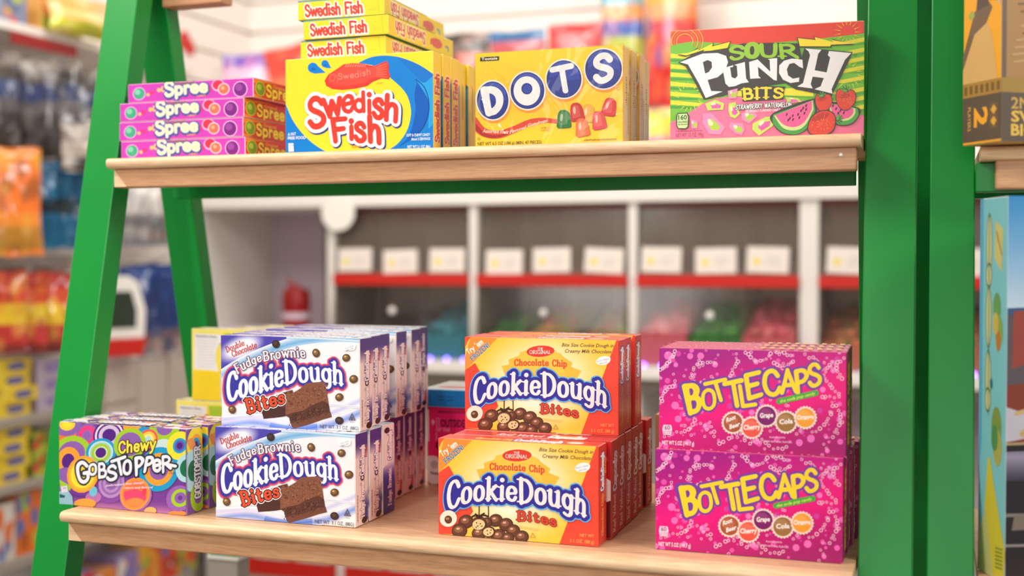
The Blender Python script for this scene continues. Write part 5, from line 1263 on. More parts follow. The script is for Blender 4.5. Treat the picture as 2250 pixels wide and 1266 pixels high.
LW = (0.150, 0.088, 0.0195)
def art_blue():
    mb = MB(); W, D, H = LW
    carton(mb, W, D, H, [(4, 118, 190), (4, 110, 180), (4, 118, 190), (4, 110, 180), (206, 220, 226), (4, 110, 180)], edge=(120, 190, 226))
    p = front(mb, W, D, H, U)
    p.logo('s', PLAIN, [(-2, 78), (5, 78)], [(-2, 2), (5, 2)], .2, [(0.1, (220, 190, 200)), (0, (196, 60, 70))], space=0)
    for x in (14, 22): p.tiny((x, 44), (x + 5, 44), 8, (10, 70, 120)); p.tiny((x, 62), (x + 5, 62), 8, (10, 70, 120))
    t = top(mb, W, D, H, U)
    t.fill([(0, 0), (100, 0), (100, 40), (0, 30)], (220, 226, 226)); t.disc(40, 40, 16, (196, 110, 110), 14); t.disc(74, 64, 14, (150, 190, 120), 10); t.disc(20, 70, 12, (210, 120, 120), 12); t.disc(60, 84, 18, (90, 160, 200), 10)
    return mb.mesh('blue_carton', M_CARD)

TW = (0.150, 0.021, 0.0905)
def art_tan():
    mb = MB(); W, D, H = TW
    carton(mb, W, D, H, [(216, 180, 132), (206, 166, 118), (216, 180, 132), (216, 180, 132), (244, 214, 150), (206, 166, 118)], edge=(232, 200, 150))
    p = front(mb, W, D, H, U)
    p.fill([(16, 78), (34, 78), (34, 99), (16, 99)], (226, 216, 206))
    for i in range(9): p.fill([(17.5 + i * 1.7, 80), (18.2 + i * 1.7 + (i % 3) * .2, 80), (18.2 + i * 1.7 + (i % 3) * .2, 95), (17.5 + i * 1.7, 95)], (90, 84, 90))
    p.fill([(0, 56), (10, 60), (10, 74), (0, 72)], (222, 190, 60))
    return mb.mesh('tan_carton', M_CARD)

# ---- board game boxes on the neighbouring stand
YW = (0.17, 0.0465, 0.30)
def art_yellow_game():
    mb = MB(); W, D, H = YW
    carton(mb, W, D, H, [(120, 96, 74), (206, 150, 40), (120, 96, 74), (240, 170, 40), (200, 160, 70), (196, 150, 70)], edge=(214, 180, 110))
    q = left(mb, W, D, H, [(0, 0), (100, 0), (100, 260), (0, 260)])   # canvas: 100 wide = the depth, measured from the base
    L_ = lambda y: y
    # dark band with text, lower part
    q.fill([(0, 226), (100, 226), (100, 258), (0, 258)], (92, 80, 66)); q.fill([(0, 216), (100, 216), (100, 226), (0, 226)], (170, 132, 60))
    for x in range(4, 100, 14): q.fill([(x, 218), (x + 8, 218), (x + 8, 224), (x, 224)], (120, 92, 44))
    q.text('2', (32, 234), (32, 248), 34, (244, 172, 44), bold=.04, up=(34, 0)); q.text('PLAYERS', (14, 233), (14, 250), 8, (220, 176, 70), up=(8, 0), bold=.01)
    q.fill([(70, 232), (92, 232), (92, 250), (70, 250)], (110, 90, 64)); q.disc(81, 237, 8, (222, 170, 60), 3.5, n=4); q.disc(81, 245, 8, (222, 170, 60), 3.5, n=4)
    # tan dome and birdlike toy shapes
    q.fill([(0, 216), (0, 200)] + smooth([(6, 196), (26, 180), (50, 172), (74, 184), (90, 216)], 5), (214, 172, 104)); q.fill([(0, 196), (30, 166), (64, 160), (76, 166), (60, 176), (30, 182), (0, 206)], (120, 96, 74))
    q.fill([(34, 166), (44, 132), (56, 126), (62, 136), (66, 164)], (96, 76, 66)); q.disc(50, 131, 7, (170, 120, 110), 3); q.fill([(66, 160), (70, 128), (78, 120), (84, 140), (88, 162)], (66, 92, 60)); q.fill([(84, 140), (98, 134), (90, 144), (100, 150), (90, 152), (96, 166), (84, 160)], (190, 184, 180)); q.disc(22, 168, 8, (170, 170, 80), 3)
    # plaque with lettering down the side
    q.fill([(52, 12), (86, 12), (88, 110), (50, 112)], (92, 74, 40)); q.text('& BUILDINGS', (72, 16), (72, 96), 12, (236, 176, 50), bold=.02, up=(12, 0)); q.text('AND SMALL', (56, 40), (56, 98), 12, (236, 176, 50), bold=.02, up=(12, 0)); q.tiny((36, 60), (36, 112), 5, (200, 140, 40), up=(5, 0))
    p = front(mb, W, D, H, [(0, 0), (150, 0), (150, 260), (0, 260)])
    p.fill([(0, 0), (150, 0), (150, 216), (0, 216)], (110, 96, 84)); p.fill([(4, 216), (4, 120)] + smooth([(6, 90), (30, 60), (70, 56), (100, 110), (110, 216)], 5), (168, 130, 84))
    rq = random.Random(9)
    for i in range(26): p.stroke([(rq.uniform(6, 20), 80 + i * 5), (rq.uniform(40, 70), 76 + i * 5), (rq.uniform(86, 100), 84 + i * 5)], 1.4, rq.choice([(190, 156, 110), (130, 98, 64)]), smooth_it=True)
    for i in range(30): p.disc(rq.uniform(10, 140), rq.uniform(4, 56), rq.uniform(2, 6), rq.choice([(140, 124, 110), (84, 80, 82), (160, 140, 120)]), n=8)
    p.fill([(0, 216), (150, 216), (150, 226), (0, 226)], (160, 130, 66)); p.fill([(0, 226), (150, 226), (150, 260), (0, 260)], (96, 84, 72))
    p.text('2ND EDITION', (8, 237), (90, 237), 8, (196, 160, 80), bold=.02); p.text('SVEN', (8, 246), (44, 246), 7.6, (222, 184, 80), bold=.03); p.text('BIG & SMALL', (8, 255.5), (86, 255.5), 8, (222, 184, 80), bold=.03)
    return mb.mesh('yellow_game_carton', M_CARD)

ZW = (0.20, 0.052, 0.305)
def art_blue_game():
    mb = MB(); W, D, H = ZW
    carton(mb, W, D, H, [(110, 150, 190), (120, 190, 200), (120, 190, 200), (130, 198, 206), (206, 214, 206), (120, 180, 190)], edge=(226, 236, 240))
    q = left(mb, W, D, H, [(0, 0), (100, 0), (100, 400), (0, 400)])
    q.fill([(0, 0), (12, 0), (12, 260), (0, 300)], (96, 170, 206))
    for y, r in ((50, 34), (82, 14), (126, 34), (190, 30), (214, 14)): q.disc(34, y, 11, (110, 116, 80), r, n=18); q.disc(34, y, 9, (206, 206, 150), r - 3, n=18)
    q.stroke([(34, 16), (36, 230)], 2, (100, 110, 90)); q.fill([(56, 24), (84, 34), (80, 78), (54, 64)], (206, 196, 120)); q.stroke([(60, 36), (80, 60)], 3, (150, 120, 60))
    for x, y, r, c in ((64, 116, 14, (110, 160, 90)), (72, 140, 14, (140, 170, 80)), (70, 150, 9, (190, 120, 60)), (60, 132, 10, (210, 180, 90)), (66, 240, 18, (130, 150, 70)), (70, 262, 16, (176, 170, 90)), (60, 252, 12, (90, 140, 80)), (46, 196, 5, (40, 110, 130))): q.disc(x, y, r, c, r * 1.2, n=14)
    q.fill([(44, 274), (58, 300), (100, 366), (96, 400), (20, 400), (24, 340), (36, 276)], (214, 196, 60)); q.fill([(30, 330), (60, 400), (0, 400), (10, 350)], (190, 190, 120))
    for i in range(6): q.fill([(66, 366 + i * 4), (92, 364 + i * 4), (92, 366 + i * 4), (66, 368 + i * 4)], (120, 140, 50))
    p = front(mb, W, D, H, [(0, 0), (400, 0), (400, 610), (0, 610)])
    p.shade([(0, 0), (400, 0), (400, 180), (0, 180)], lambda x, y: lerp((60, 140, 200), (196, 214, 228), min(1, y / 180)), 6, 8)
    p.fill([(0, 175), (400, 160), (400, 180), (0, 190)], (60, 90, 130)); p.fill([(0, 186), (400, 176), (400, 300), (0, 300)], (92, 84, 90)); p.fill([(0, 296), (400, 250), (400, 380), (0, 390)], (128, 62, 48)); p.fill([(0, 330), (30, 340), (70, 372), (0, 385)], (190, 186, 196)); p.disc(70, 300, 34, (160, 130, 110)); p.disc(70, 300, 24, (120, 56, 44))
    p.fill([(10, 180), (36, 178), (36, 260), (8, 270)], (150, 70, 60)); p.fill([(40, 210), (70, 208), (70, 290), (40, 292)], (196, 190, 190)); p.disc(140, 70, 60, (196, 120, 80), 50)
    p.fill([(0, 388), (400, 376), (400, 640), (0, 640)], (40, 38, 42)); p.shade([(0, 400), (400, 390), (400, 440), (0, 446)], lambda x, y: lerp((150, 146, 170), (60, 58, 70), min(1, abs(y - 408) / 36)), 4, 6)
    p.stroke([(16, 340), (40, 336), (44, 356), (24, 372), (50, 376), (62, 356)], 7, (196, 170, 120), smooth_it=True); p.stroke([(0, 388), (400, 376)], 4, (170, 150, 110)); p.stroke([(0, 500), (400, 496)], 5, (130, 124, 120)); p.stroke([(0, 548), (400, 542)], 4, (140, 134, 130))
    p.disc(60, 470, 30, (96, 60, 54)); p.fill([(14, 500), (90, 496), (90, 520), (10, 524)], (120, 110, 100))
    p.fill([(70, 560), (130, 558), (130, 600), (66, 602)], (226, 222, 226)); p.fill([(74, 566), (96, 565), (96, 580), (74, 581)], (70, 80, 140)); p.fill([(100, 566), (126, 564), (126, 572), (100, 574)], (190, 70, 70))
    return mb.mesh('blue_game_carton', M_CARD)
# ------------------------------------------------------------------ the green ladder stands
FLOOR = -0.80
TZ = 0.3605
def fy(z): return 0.028 + 0.212 * z          # front face of the forward legs
def by(z): return 0.314 - 0.21 * z           # front face of the rear legs
def leg(mb, x0, x1, yf, dep, z0, z1):
    mb.hexa([(x0, yf(z0), z0), (x1, yf(z0), z0), (x1, yf(z0) + dep, z0), (x0, yf(z0) + dep, z0),
             (x0, yf(z1), z1), (x1, yf(z1), z1), (x1, yf(z1) + dep, z1), (x0, yf(z1) + dep, z1)])
def nosing(y, z):
    """rounded shelf lip profile in the Y-Z plane, top front edge at (y, z)"""
    return [(y + 0.006, z), (y + 0.0025, z - 0.0006), (y + 0.0006, z - 0.0024), (y, z - 0.005), (y + 0.0006, z - 0.008), (y + 0.0025, z - 0.0102), (y + 0.006, z - 0.0112), (y + 0.020, z - 0.0112), (y + 0.020, z)]

stand = root('ladder_shelf', (0, 0, FLOOR), 'green A-frame shelf stand with beech shelves holding the candy boxes', 'shelf stand')
def sp(name, mb, mat, **k):
    o = part(name, mb, mat, stand, **k); o.location = (0, 0, -FLOOR); return o
TOPZ = 0.66
for x0, x1 in ((-0.235, -0.192), (0.6045, 0.6480)):
    mb = MB(); leg(mb, x0, x1, fy, 0.028, FLOOR, TOPZ); sp('leg', mb, M_GREEN, bevel=0.0012)
for x0, x1 in ((-0.235, -0.192), (0.590, 0.633)):
    mb = MB(); leg(mb, x0, x1, by, 0.0235, -0.137, 0.60); sp('rear_leg', mb, M_GREEN, bevel=0.0012)
    yb = by(-0.137)
    mb = MB(); mb.box(x0 - 0.002, yb - 0.003, -0.1415, x1 + 0.002, yb + 0.030, -0.137); sp('foot_pad', mb, M_WHITE)
    mb = MB(); mb.box(x0, yb - 0.001, FLOOR, x1, yb + 0.028, -0.1415); sp('grey_post', mb, M_GREY, bevel=0.001)
for x0, x1 in ((-0.239, -0.188), (0.586, 0.652)):
    mb = MB(); mb.box(x0, 0.150, TOPZ - 0.035, x1, 0.215, TOPZ + 0.005); sp('top_cap', mb, M_GREEN, bevel=0.002)
def shelf(y0, y1, z, x0, x1, ap):
    mb = MB(); mb.box(x0, y0 + 0.020, z - 0.0112, x1, y1, z); sp('shelf_board', mb, M_BOARD)
    mb = MB(); mb.prism(nosing(y0, z), x0, x1, 0); sp('shelf_lip', mb, M_BEECH, smooth=True)
    mb = MB()
    a = 0.004
    mb.hexa([(x0 + a, y0 + 0.0085, z - 0.0112 - ap), (x1 - 0.004, y0 + 0.0085, z - 0.0112 - ap), (x1 - 0.004, y0 + 0.0275, z - 0.0112 - ap), (x0 + a, y0 + 0.0275, z - 0.0112 - ap),
             (x0 + a, y0 + 0.0085, z - 0.0112), (x1 - 0.004, y0 + 0.0085, z - 0.0112), (x1 - 0.004, y0 + 0.0275, z - 0.0112), (x0 + a, y0 + 0.0275, z - 0.0112)])
    sp('shelf_apron', mb, M_APRON, bevel=0.0015)
    mb = MB(); zb = z - 0.0112 - ap
    mb.prism([(x0 + a + 0.0006, zb + 0.0008), (x0 + a + 0.016, zb + 0.0008), (x0 + a + 0.0006, z - 0.0118)], y0 + 0.0079, y0 + 0.0084, 1); sp('apron_corner', mb, M_BEECH)
shelf(-0.030, 0.310, 0.0, -0.1625, 0.6030, 0.0195)
shelf(0.060, 0.236, TZ, -0.172, 0.6030, 0.0200)
mb = MB(); mb.box(-0.1918, 0.2080, 0.3240, 0.5898, 0.2230, 0.3492); sp('cross_rail', mb, M_GREEN, bevel=0.001)
mb = MB(); mb.box(-0.1918, 0.2860, -0.040, 0.5898, 0.3060, -0.0113); sp('cross_rail', mb, M_GREEN, bevel=0.001)
mb = MB(); mb.box(-0.1918, 0.190, 0.547, -0.112, 0.215, 0.575); sp('top_block', mb, M_APRON, bevel=0.0015)
mb = MB(); mb.cyl((0.586, 0.0690, 0.3427), (0.586, 0.0662, 0.3427), 0.0022, 0.0012, n=9); sp('paint_fleck', mb, M_KNOB)

stand2 = root('ladder_shelf', (0.9, 0, FLOOR), 'second green A-frame stand at the right edge, close beside the first', 'shelf stand')
def sp2(name, mb, mat, **k):
    o = part(name, mb, mat, stand2, **k); o.location = (-0.9, 0, -FLOOR); return o
for x0, x1 in ((0.6590, 0.6955), (1.46, 1.50)):
    mb = MB(); leg(mb, x0, x1, fy, 0.028, FLOOR, TOPZ); sp2('leg', mb, M_GREEN, bevel=0.0012)
    q = 0.021 if x0 < 1 else 0.0
    mb = MB(); leg(mb, x0 - q, x1 - q, by, 0.0235, FLOOR, 0.60); sp2('rear_leg', mb, M_GREEN, bevel=0.0012)
    mb = MB(); mb.box(x0 - 0.004, 0.150, TOPZ - 0.035, x1 + 0.005, 0.215, TOPZ + 0.005); sp2('top_cap', mb, M_GREEN, bevel=0.002)
for y0, y1, z in ((0.055, 0.222, 0.3455), (-0.030, 0.300, -0.004)):
    mb = MB(); mb.box(0.6985, y0 + 0.020, z - 0.0112, 1.455, y1, z); sp2('shelf_board', mb, M_BOARD)
    mb = MB(); mb.prism(nosing(y0, z), 0.6985, 1.455, 0); sp2('shelf_lip', mb, M_BEECH, smooth=True)
    mb = MB(); mb.box(0.7105, y0 + 0.0085, z - 0.0352, 1.45, y0 + 0.0275, z - 0.0112); sp2('shelf_apron', mb, M_APRON, bevel=0.0015)
mb = MB(); mb.box(0.6956, 0.2030, 0.309, 1.459, 0.2180, 0.3335); sp2('cross_rail', mb, M_GREEN, bevel=0.001)
mb = MB(); mb.box(0.6956, 0.0850, 0.309, 1.459, 0.1000, 0.3340); sp2('cross_rail', mb, M_GREEN, bevel=0.001)

# game boxes (the corner nearest the viewer is the origin of each)

# ------------------------------------------------------------------ shop shell
def struct(name, mb, mat, parent=None, **k):
    o = part(name, mb, mat, parent, **k)
    if parent is None: o['kind'] = 'structure'
    return o
BACK, LEFT = 2.60, -1.551
mb = MB(); mb.box(-1.70, -3.2, FLOOR - 0.05, 2.4, 2.75, FLOOR); struct('floor', mb, M_FLOOR)
def slat(name, axis):
    """slatwall: cream planks with dark grooves between them"""
    mb = MB(); g = MB()
    z = FLOOR; zs = []
    ed = [1.013 - 0.1016 * k for k in range(18)][::-1] + [1.013 + 0.1016 * k for k in range(1, 10)]
    ed = [FLOOR] + [e for e in ed if e > FLOOR + 0.05] + [1.95]
    for a, b in zip(ed, ed[1:]):
        lo, hi = (a if a == FLOOR else a + 0.005), b - 0.005
        if axis == 'y': mb.box(LEFT, BACK, lo, 2.4, BACK + 0.02, hi)
        else: mb.box(LEFT - 0.02, -0.4, lo, LEFT, BACK, hi)
    if axis == 'y': g.box(LEFT, BACK + 0.012, FLOOR, 2.4, BACK + 0.06, 1.95)
    else: g.box(LEFT - 0.06, -0.4, FLOOR, LEFT - 0.012, BACK + 0.06, 1.95)
    o = struct(name, mb, M_WALL)
    part('groove', g, M_GROOVE, o)
slat('wall_back', 'y'); slat('wall_left', 'x')
mb = MB(); mb.box(-1.70, -3.2, 1.95, 2.4, 2.75, 2.0); struct('ceiling', mb, M_WALL)
# ceiling opens where the lamps hang: they sit just below it

# ------------------------------------------------------------------ the bulk candy fixture
FYF, FYB = 2.10, 2.52
fx = root('candy_fixture', (-0.46, 2.3, FLOOR), 'white bulk candy fixture with red-striped bins along the back wall', 'display fixture')
def fp(name, mb, mat, **k):
    o = part(name, mb, mat, fx, **k); o.location = (0.46, -2.3, -FLOOR); return o
XR = 1.35
UP = [-1.432, -0.9835, -0.5432, -0.0920, 0.3625, 0.81, 1.25]
mb = MB(); mb.box(-1.445, FYF - 0.012, 0.395, XR, FYB, 0.432); fp('header', mb, M_WHITE, bevel=0.002)
mb = MB(); mb.box(-1.445, FYB, -0.80, XR, FYB + 0.02, 0.395); fp('back_panel', mb, M_NICHE)
for i, x in enumerate(UP):
    w = 0.0235 if i == 4 else 0.0115
    mb = MB(); mb.box(x - w, FYF, -0.066, x + w, FYB, 0.395); fp('upright', mb, M_WHITE, bevel=0.001)
    mb = MB(); mb.box(x - w, FYF + .05, -0.80, x + w, FYB, -0.105); fp('upright', mb, M_WHITE)
mb = MB(); mb.box(-1.445, FYF - 0.068, -0.066, XR, FYB, -0.036); fp('shelf_board', mb, M_WHITE, bevel=0.002)
mb = MB(); mb.box(-1.445, FYF + 0.02, -0.105, XR, FYB, -0.066); fp('shelf_rail', mb, M_GREY)
mb = MB(); mb.box(-1.225, FYB - 0.012, -0.036, -1.219, FYB, 0.395); fp('panel_seam', mb, M_GREY)
mb = MB(); mb.box(-1.42, FYF + 0.12, -0.036, -1.222, FYF + 0.20, 0.035); fp('niche_step', mb, M_NICHE)

# LED strip along the fixture shelf
led = root('led_strip', (-0.4, FYF - 0.056, -0.0358), 'violet LED strip glowing along the white fixture shelf under the bins', 'light strip')
mb = MB(); mb.box(-0.62, -0.008, 0.0, 1.6, 0.004, 0.003); part('tape', mb, M_WHITE, led)
mb = MB()
for i in range(44): mb.ball((-0.60 + i * 0.05, -0.001, 0.006), 0.0052, nu=8, nv=4)
part('diode_row', mb, M_LED, led)

rc = random.Random(21)
def gummies(x0, x1, y0, y1, z0, zf, zb, cols, n, r=0.011):
    mb = MB()
    for _ in range(n):
        x, y = rc.uniform(x0 + 1.5 * r, x1 - 1.5 * r), rc.uniform(y0 + 1.3 * r, y1 - 1.3 * r)
        t = (y - y0) / (y1 - y0)
        z = z0 + (zf + (zb - zf) * t - z0) * rc.uniform(0.55, 1.0)
        c = srgb(rc.choice(cols)); c = tuple(min(1, v * rc.uniform(.8, 1.15)) for v in c)
        mb.ball((x, y, z), r * rc.uniform(.8, 1.2), c, nu=7, nv=4, sq=(1.2, 1.0, .85))
    # bed under the loose pieces
    c = srgb(cols[0])
    mb.hexa([(x0, y0, z0), (x1, y0, z0), (x1, y1, z0), (x0, y1, z0), (x0, y0, zf - .012), (x1, y0, zf - .012), (x1, y1, zb - .012), (x0, y1, zb - .012)], tuple(v * .9 for v in c))
    return mb

PK, GR, TE, YL = [(226, 104, 118), (206, 84, 104), (236, 130, 140)], [(60, 140, 56), (96, 176, 70), (44, 112, 50)], [(44, 140, 156), (60, 160, 176), (30, 110, 130)], [(206, 186, 84), (220, 160, 60), (190, 90, 60), (120, 150, 60)]
DK, OR = [(50, 44, 60), (70, 62, 80), (40, 36, 48)], [(206, 116, 84), (226, 140, 100), (120, 130, 70)]
binc = [[DK, [(76, 60, 84), (60, 54, 70)], TE], [GR, YL, YL], [PK, GR, PK], [OR, [(190, 130, 70), (120, 140, 60)], OR], [PK, YL, GR]]
binl = ['clear candy bin next to the empty niche, dark and teal candy inside', 'clear candy bin with green and yellow candy, second from the niche', 'clear candy bin with pink and green candy, left of the wide upright', 'clear candy bin with orange candy, right of the wide white upright', 'clear candy bin at the far right behind the green posts']
cn = {id(DK): 'dark', id(TE): 'teal', id(GR): 'green', id(PK): 'pink', id(YL): 'yellow', id(OR): 'orange'}
for b in range(4):
    xa, xb = UP[b + 1] + (0.026 if b == 3 else 0.014), UP[b + 2] - (0.026 if b == 2 else 0.014)
    t = root('candy_bin', ((xa + xb) / 2, FYF + 0.15, -0.0355), binl[b], 'candy bin', 'clear candy bins in the fixture')
    ox, oy, oz = t.location
    def bp(name, mb, mat, **k):
        o = part(name, mb, mat, t, **k); o.location = (-ox, -oy, -oz); return o
    w = xb - xa
    mb = MB(); mb.box(xa, 2.44, -0.0355, xb, 2.445, 0.385); bp('back', mb, M_TAUPE)
    mb = MB(); mb.box(xa, FYF + .031, 0.378, xb, FYF + .040, 0.388); mb.box(xa + .02, FYF + .08, 0.352, xb - .02, FYF + .09, 0.364); bp('top_rail', mb, M_DKRED)
    mb = MB(); mb.box(xa, FYF - 0.025, -0.0355, xb, 2.44, -0.030); bp('tray', mb, M_TAUPE)
    for k in range(4):
        xx = xa + w * k / 3
        mb = MB(); mb.prism([(FYF + .03, 0.378), (FYF + 0.005, 0.19), (FYF - 0.02, 0.06), (FYF - 0.02, -0.03), (2.44, -0.03), (2.44, 0.378)], xx - .0015 + (.0015 if k == 0 else 0), xx + .0015 - (.0015 if k == 3 else 0), 0); bp('divider', mb, M_LID)
    mb = MB(); mb.hexa([(xa, FYF - .002, 0.203), (xb, FYF - .002, 0.203), (xb, FYF + .002, 0.203), (xa, FYF + .002, 0.203), (xa, FYF + .026, 0.380), (xb, FYF + .026, 0.380), (xb, FYF + .030, 0.380), (xa, FYF + .030, 0.380)]); bp('front_panel', mb, M_LID)
    mb = MB(); mb.box(xa - .002, FYF - .012, 0.172, xb + .002, FYF - .002, 0.203); bp('red_strip', mb, M_RED, bevel=0.001)
    mb = MB(); mb.hexa([(xa, FYF - .042, 0.055), (xb, FYF - .042, 0.055), (xb, FYF - .038, 0.055), (xa, FYF - .038, 0.055), (xa, FYF - .010, 0.172), (xb, FYF - .010, 0.172), (xb, FYF - .006, 0.172), (xa, FYF - .006, 0.172)]); bp('scoop_lid', mb, M_SCOOP)
    mb = MB(); mb.box(xa, FYF - .042, -0.030, xb, FYF - .038, 0.054); mb.box(xa, FYF - .044, 0.052, xb, FYF - .036, 0.057); bp('front_guard', mb, M_SCOOP)
    mb = MB(); mb.ball(((xa + xb) / 2 - .01, FYF - .036, 0.10), 0.011, nu=12, nv=8); bp('lid_knob', mb, M_KNOB, smooth=True)
    for k in range(3):
        cx = xa + w * (k + .5) / 3 + rc.uniform(-.008, .008); cz = 0.240 + rc.uniform(-.004, .006); a = rc.uniform(-.05, .05)
        pts = [(cx + (dx * math.cos(a) - dz * math.sin(a)), cz + (dx * math.sin(a) + dz * math.cos(a))) for dx, dz in ((-.053, -.033), (.053, -.033), (.053, .033), (-.053, .033))]
        ca = MB(); yy = FYF - 0.0045
        ca.hexa([(pts[0][0], yy, pts[0][1]), (pts[1][0], yy, pts[1][1]), (pts[1][0], yy + .001, pts[1][1]), (pts[0][0], yy + .001, pts[0][1]), (pts[3][0], yy + .006, pts[3][1]), (pts[2][0], yy + .006, pts[2][1]), (pts[2][0], yy + .007, pts[2][1]), (pts[3][0], yy + .007, pts[3][1])], srgb((236, 224, 214)))
        pn = Panel(ca, (pts[0][0], yy - .0003, pts[0][1]), (math.cos(a), 0, math.sin(a)), (-math.sin(a), 0.09, math.cos(a)), .106, .066, U)
        pn.n = Vector((0, -1, 0)); pn.k = 12
        pn.disc(24, 56, 9, (238, 214, 70), 14, n=12)
        for q in range(4): pn.fill([(50 - q % 2 * 4, 36 + q * 11), (80, 35 + q * 11), (80, 38 + q * 11), (50 - q % 2 * 4, 39 + q * 11)], (206, 198, 192))
        bp('label_card', ca, M_CARD)
    for k in range(3):
        x0, x1 = xa + w * k / 3 + .003, xa + w * (k + 1) / 3 - .003
        hi = [(.012, .04, .075), (.05, .065, .05), (.085, .075, .085), (.06, .07, .06)][b][k]
        g = gummies(x0, x1, FYF - .034, 2.42, -0.0298, hi - .03, hi + .06, binc[b][k], 150)
        o = link('gummy_candy', g.mesh('gummy_candy', M_CANDY, smooth=True)); tag(o, '%s loose candy filling the %s compartment of the %s' % (cn.get(id(binc[b][k]), 'brownish'), ('left', 'middle', 'right')[k], ('bin beside the niche', 'second bin', 'bin left of the wide upright', 'bin right of the wide upright')[b]), 'candy', None, 'stuff')

# lower bins of the fixture, seen under the wooden shelf
for i in range(2):
    xa, xb = UP[i] + .015, UP[i + 1] - .015
    t = root('candy_bin', ((xa + xb) / 2, FYF + .2, -0.79), ['lower clear bin with a red strip under the niche', 'lower clear bin with a red strip below the dark candy'][i], 'candy bin', 'lower row of bins')
    ox, oy, oz = t.location
    def bp(name, mb, mat, **k):
        o = part(name, mb, mat, t, **k); o.location = (-ox, -oy, -oz); return o
    mb = MB(); mb.box(xa, 2.3, -0.79, xb, 2.31, -0.12); bp('back', mb, M_TAUPE)
    mb = MB(); mb.box(xa, FYF + .052, -0.79, xb, FYF + .06, -0.70); bp('front_panel', mb, M_TAUPE)
    mb = MB(); mb.box(xa, FYF + .04, -0.706, xb, FYF + .052, -0.655); bp('red_strip', mb, M_RED)
    for k in range(3):
        cx = xa + (xb - xa) * (k + .5) / 3
        mb = MB(); mb.box(cx - .053, FYF + .036, -0.652, cx + .053, FYF + .0395, -0.590, srgb((226, 216, 204))); bp('label_card', mb, M_CARD)

mb = MB(); mb.cyl((0, 0, 0), (0, 0.006, 0), 0.052, n=28); mb.box(-.008, 0.0015, .04, .008, .0045, 0.060)
o = part('round_tag', mb, M_KNOB, None); o.location = (-0.949, FYF - 0.022, 0.378); tag(o, 'round white tag hanging from the white header between the niche and bins', 'tag')
jar = root('red_jar', (-1.165, 2.22, -0.0355), 'dark red jar with a pale band standing in the white niche', 'jar')
mb = MB(); mb.cyl((0, 0, 0), (0, 0, .15), .040, .043, n=18); part('body', mb, M_DKRED, jar, smooth=True)
mb = MB(); mb.cyl((0, 0, .10), (0, 0, .118), .0435, n=18); part('band', mb, M_NICHE, jar, smooth=True)
mb = MB(); mb.cyl((0, 0, .15), (0, 0, .19), .045, .038, n=18); mb.cyl((0, 0, .19), (0, 0, .205), .016, .012, n=12); mb.cyl((-.018, 0, .19), (-.024, 0, .225), .010, .004, n=8); part('lid', mb, M_DKRED, jar, smooth=True)
# ------------------------------------------------------------------ candy boxes on the stand
def place(name, body, flap, loc, label, group=None, rz=0.0, extra=None, cat='candy box', rx=0.0, ry=0.0, flap_name='end_flap'):
    o = link(name, body, None, (loc[0], loc[1], loc[2] + 0.0005), (R(rx), R(ry), R(rz)))
    tag(o, label, cat, group)
    if flap: link(flap_name, flap, o)
    if extra: link(extra[0], extra[1], o)
    return o

m_brownie = art_brownie()
m_bf = {k: art_brownie_flap(k) for k in ('plain', 'wide', 'turned')}
ordw = ['front', 'second', 'third', 'fourth', 'fifth', 'sixth', 'rearmost']
low = [(0.000, 0.000, 'plain', -.2), (0.0005, 0.029, 'plain', 0), (0.0005, 0.0605, 'turned', -1.0), (-0.017, 0.099, 'plain', -.4), (-0.0215, 0.129, 'wide', 0), (-0.0225, 0.160, 'wide', 0), (-0.0235, 0.192, 'wide', .3)]
desc = ['front box of the lower brownie row, whole blue and white face showing', 'second box of the lower brownie row, pink end flap behind the front box',
        'third box of the lower brownie row, its end flap turned purple side down', 'fourth box of the lower brownie row, just behind the upside-down one',
        'fifth box of the lower brownie row, end flap purple in its top half', 'sixth box of the lower brownie row, last but one before the pink box', 'rearmost box of the lower brownie row, touching the bright pink box']
for (x, y, k, r), d in zip(low, desc):
    place('candy_box', m_brownie, m_bf[k], (x, y, 0.0), d, 'brownie boxes in the lower row', r)
upd = ['front box of the upper brownie row, whole blue and white face showing', 'second box of the upper brownie row, close behind the front one', 'third box of the upper brownie row, last before the gap',
       'fourth box of the upper brownie row, between the two gaps', 'fifth box of the upper brownie row, pink end flap, behind the second gap', 'rearmost box of the upper brownie row, end flap purple in its top half']
upr = [(-.0005, 0.012, 'plain', -.3), (-.0060, 0.042, 'plain', 0), (-.0095, 0.0695, 'plain', 0.3), (-.010, 0.113, 'plain', 0), (-.0105, 0.152, 'plain', 0), (-.0175, 0.186, 'wide', 0)]
for (x, y, k, r), d in zip(upr, upd):
    place('candy_box', m_brownie, m_bf[k], (x, y, BW[2] + 0.0003), d, 'brownie boxes in the upper row', r)

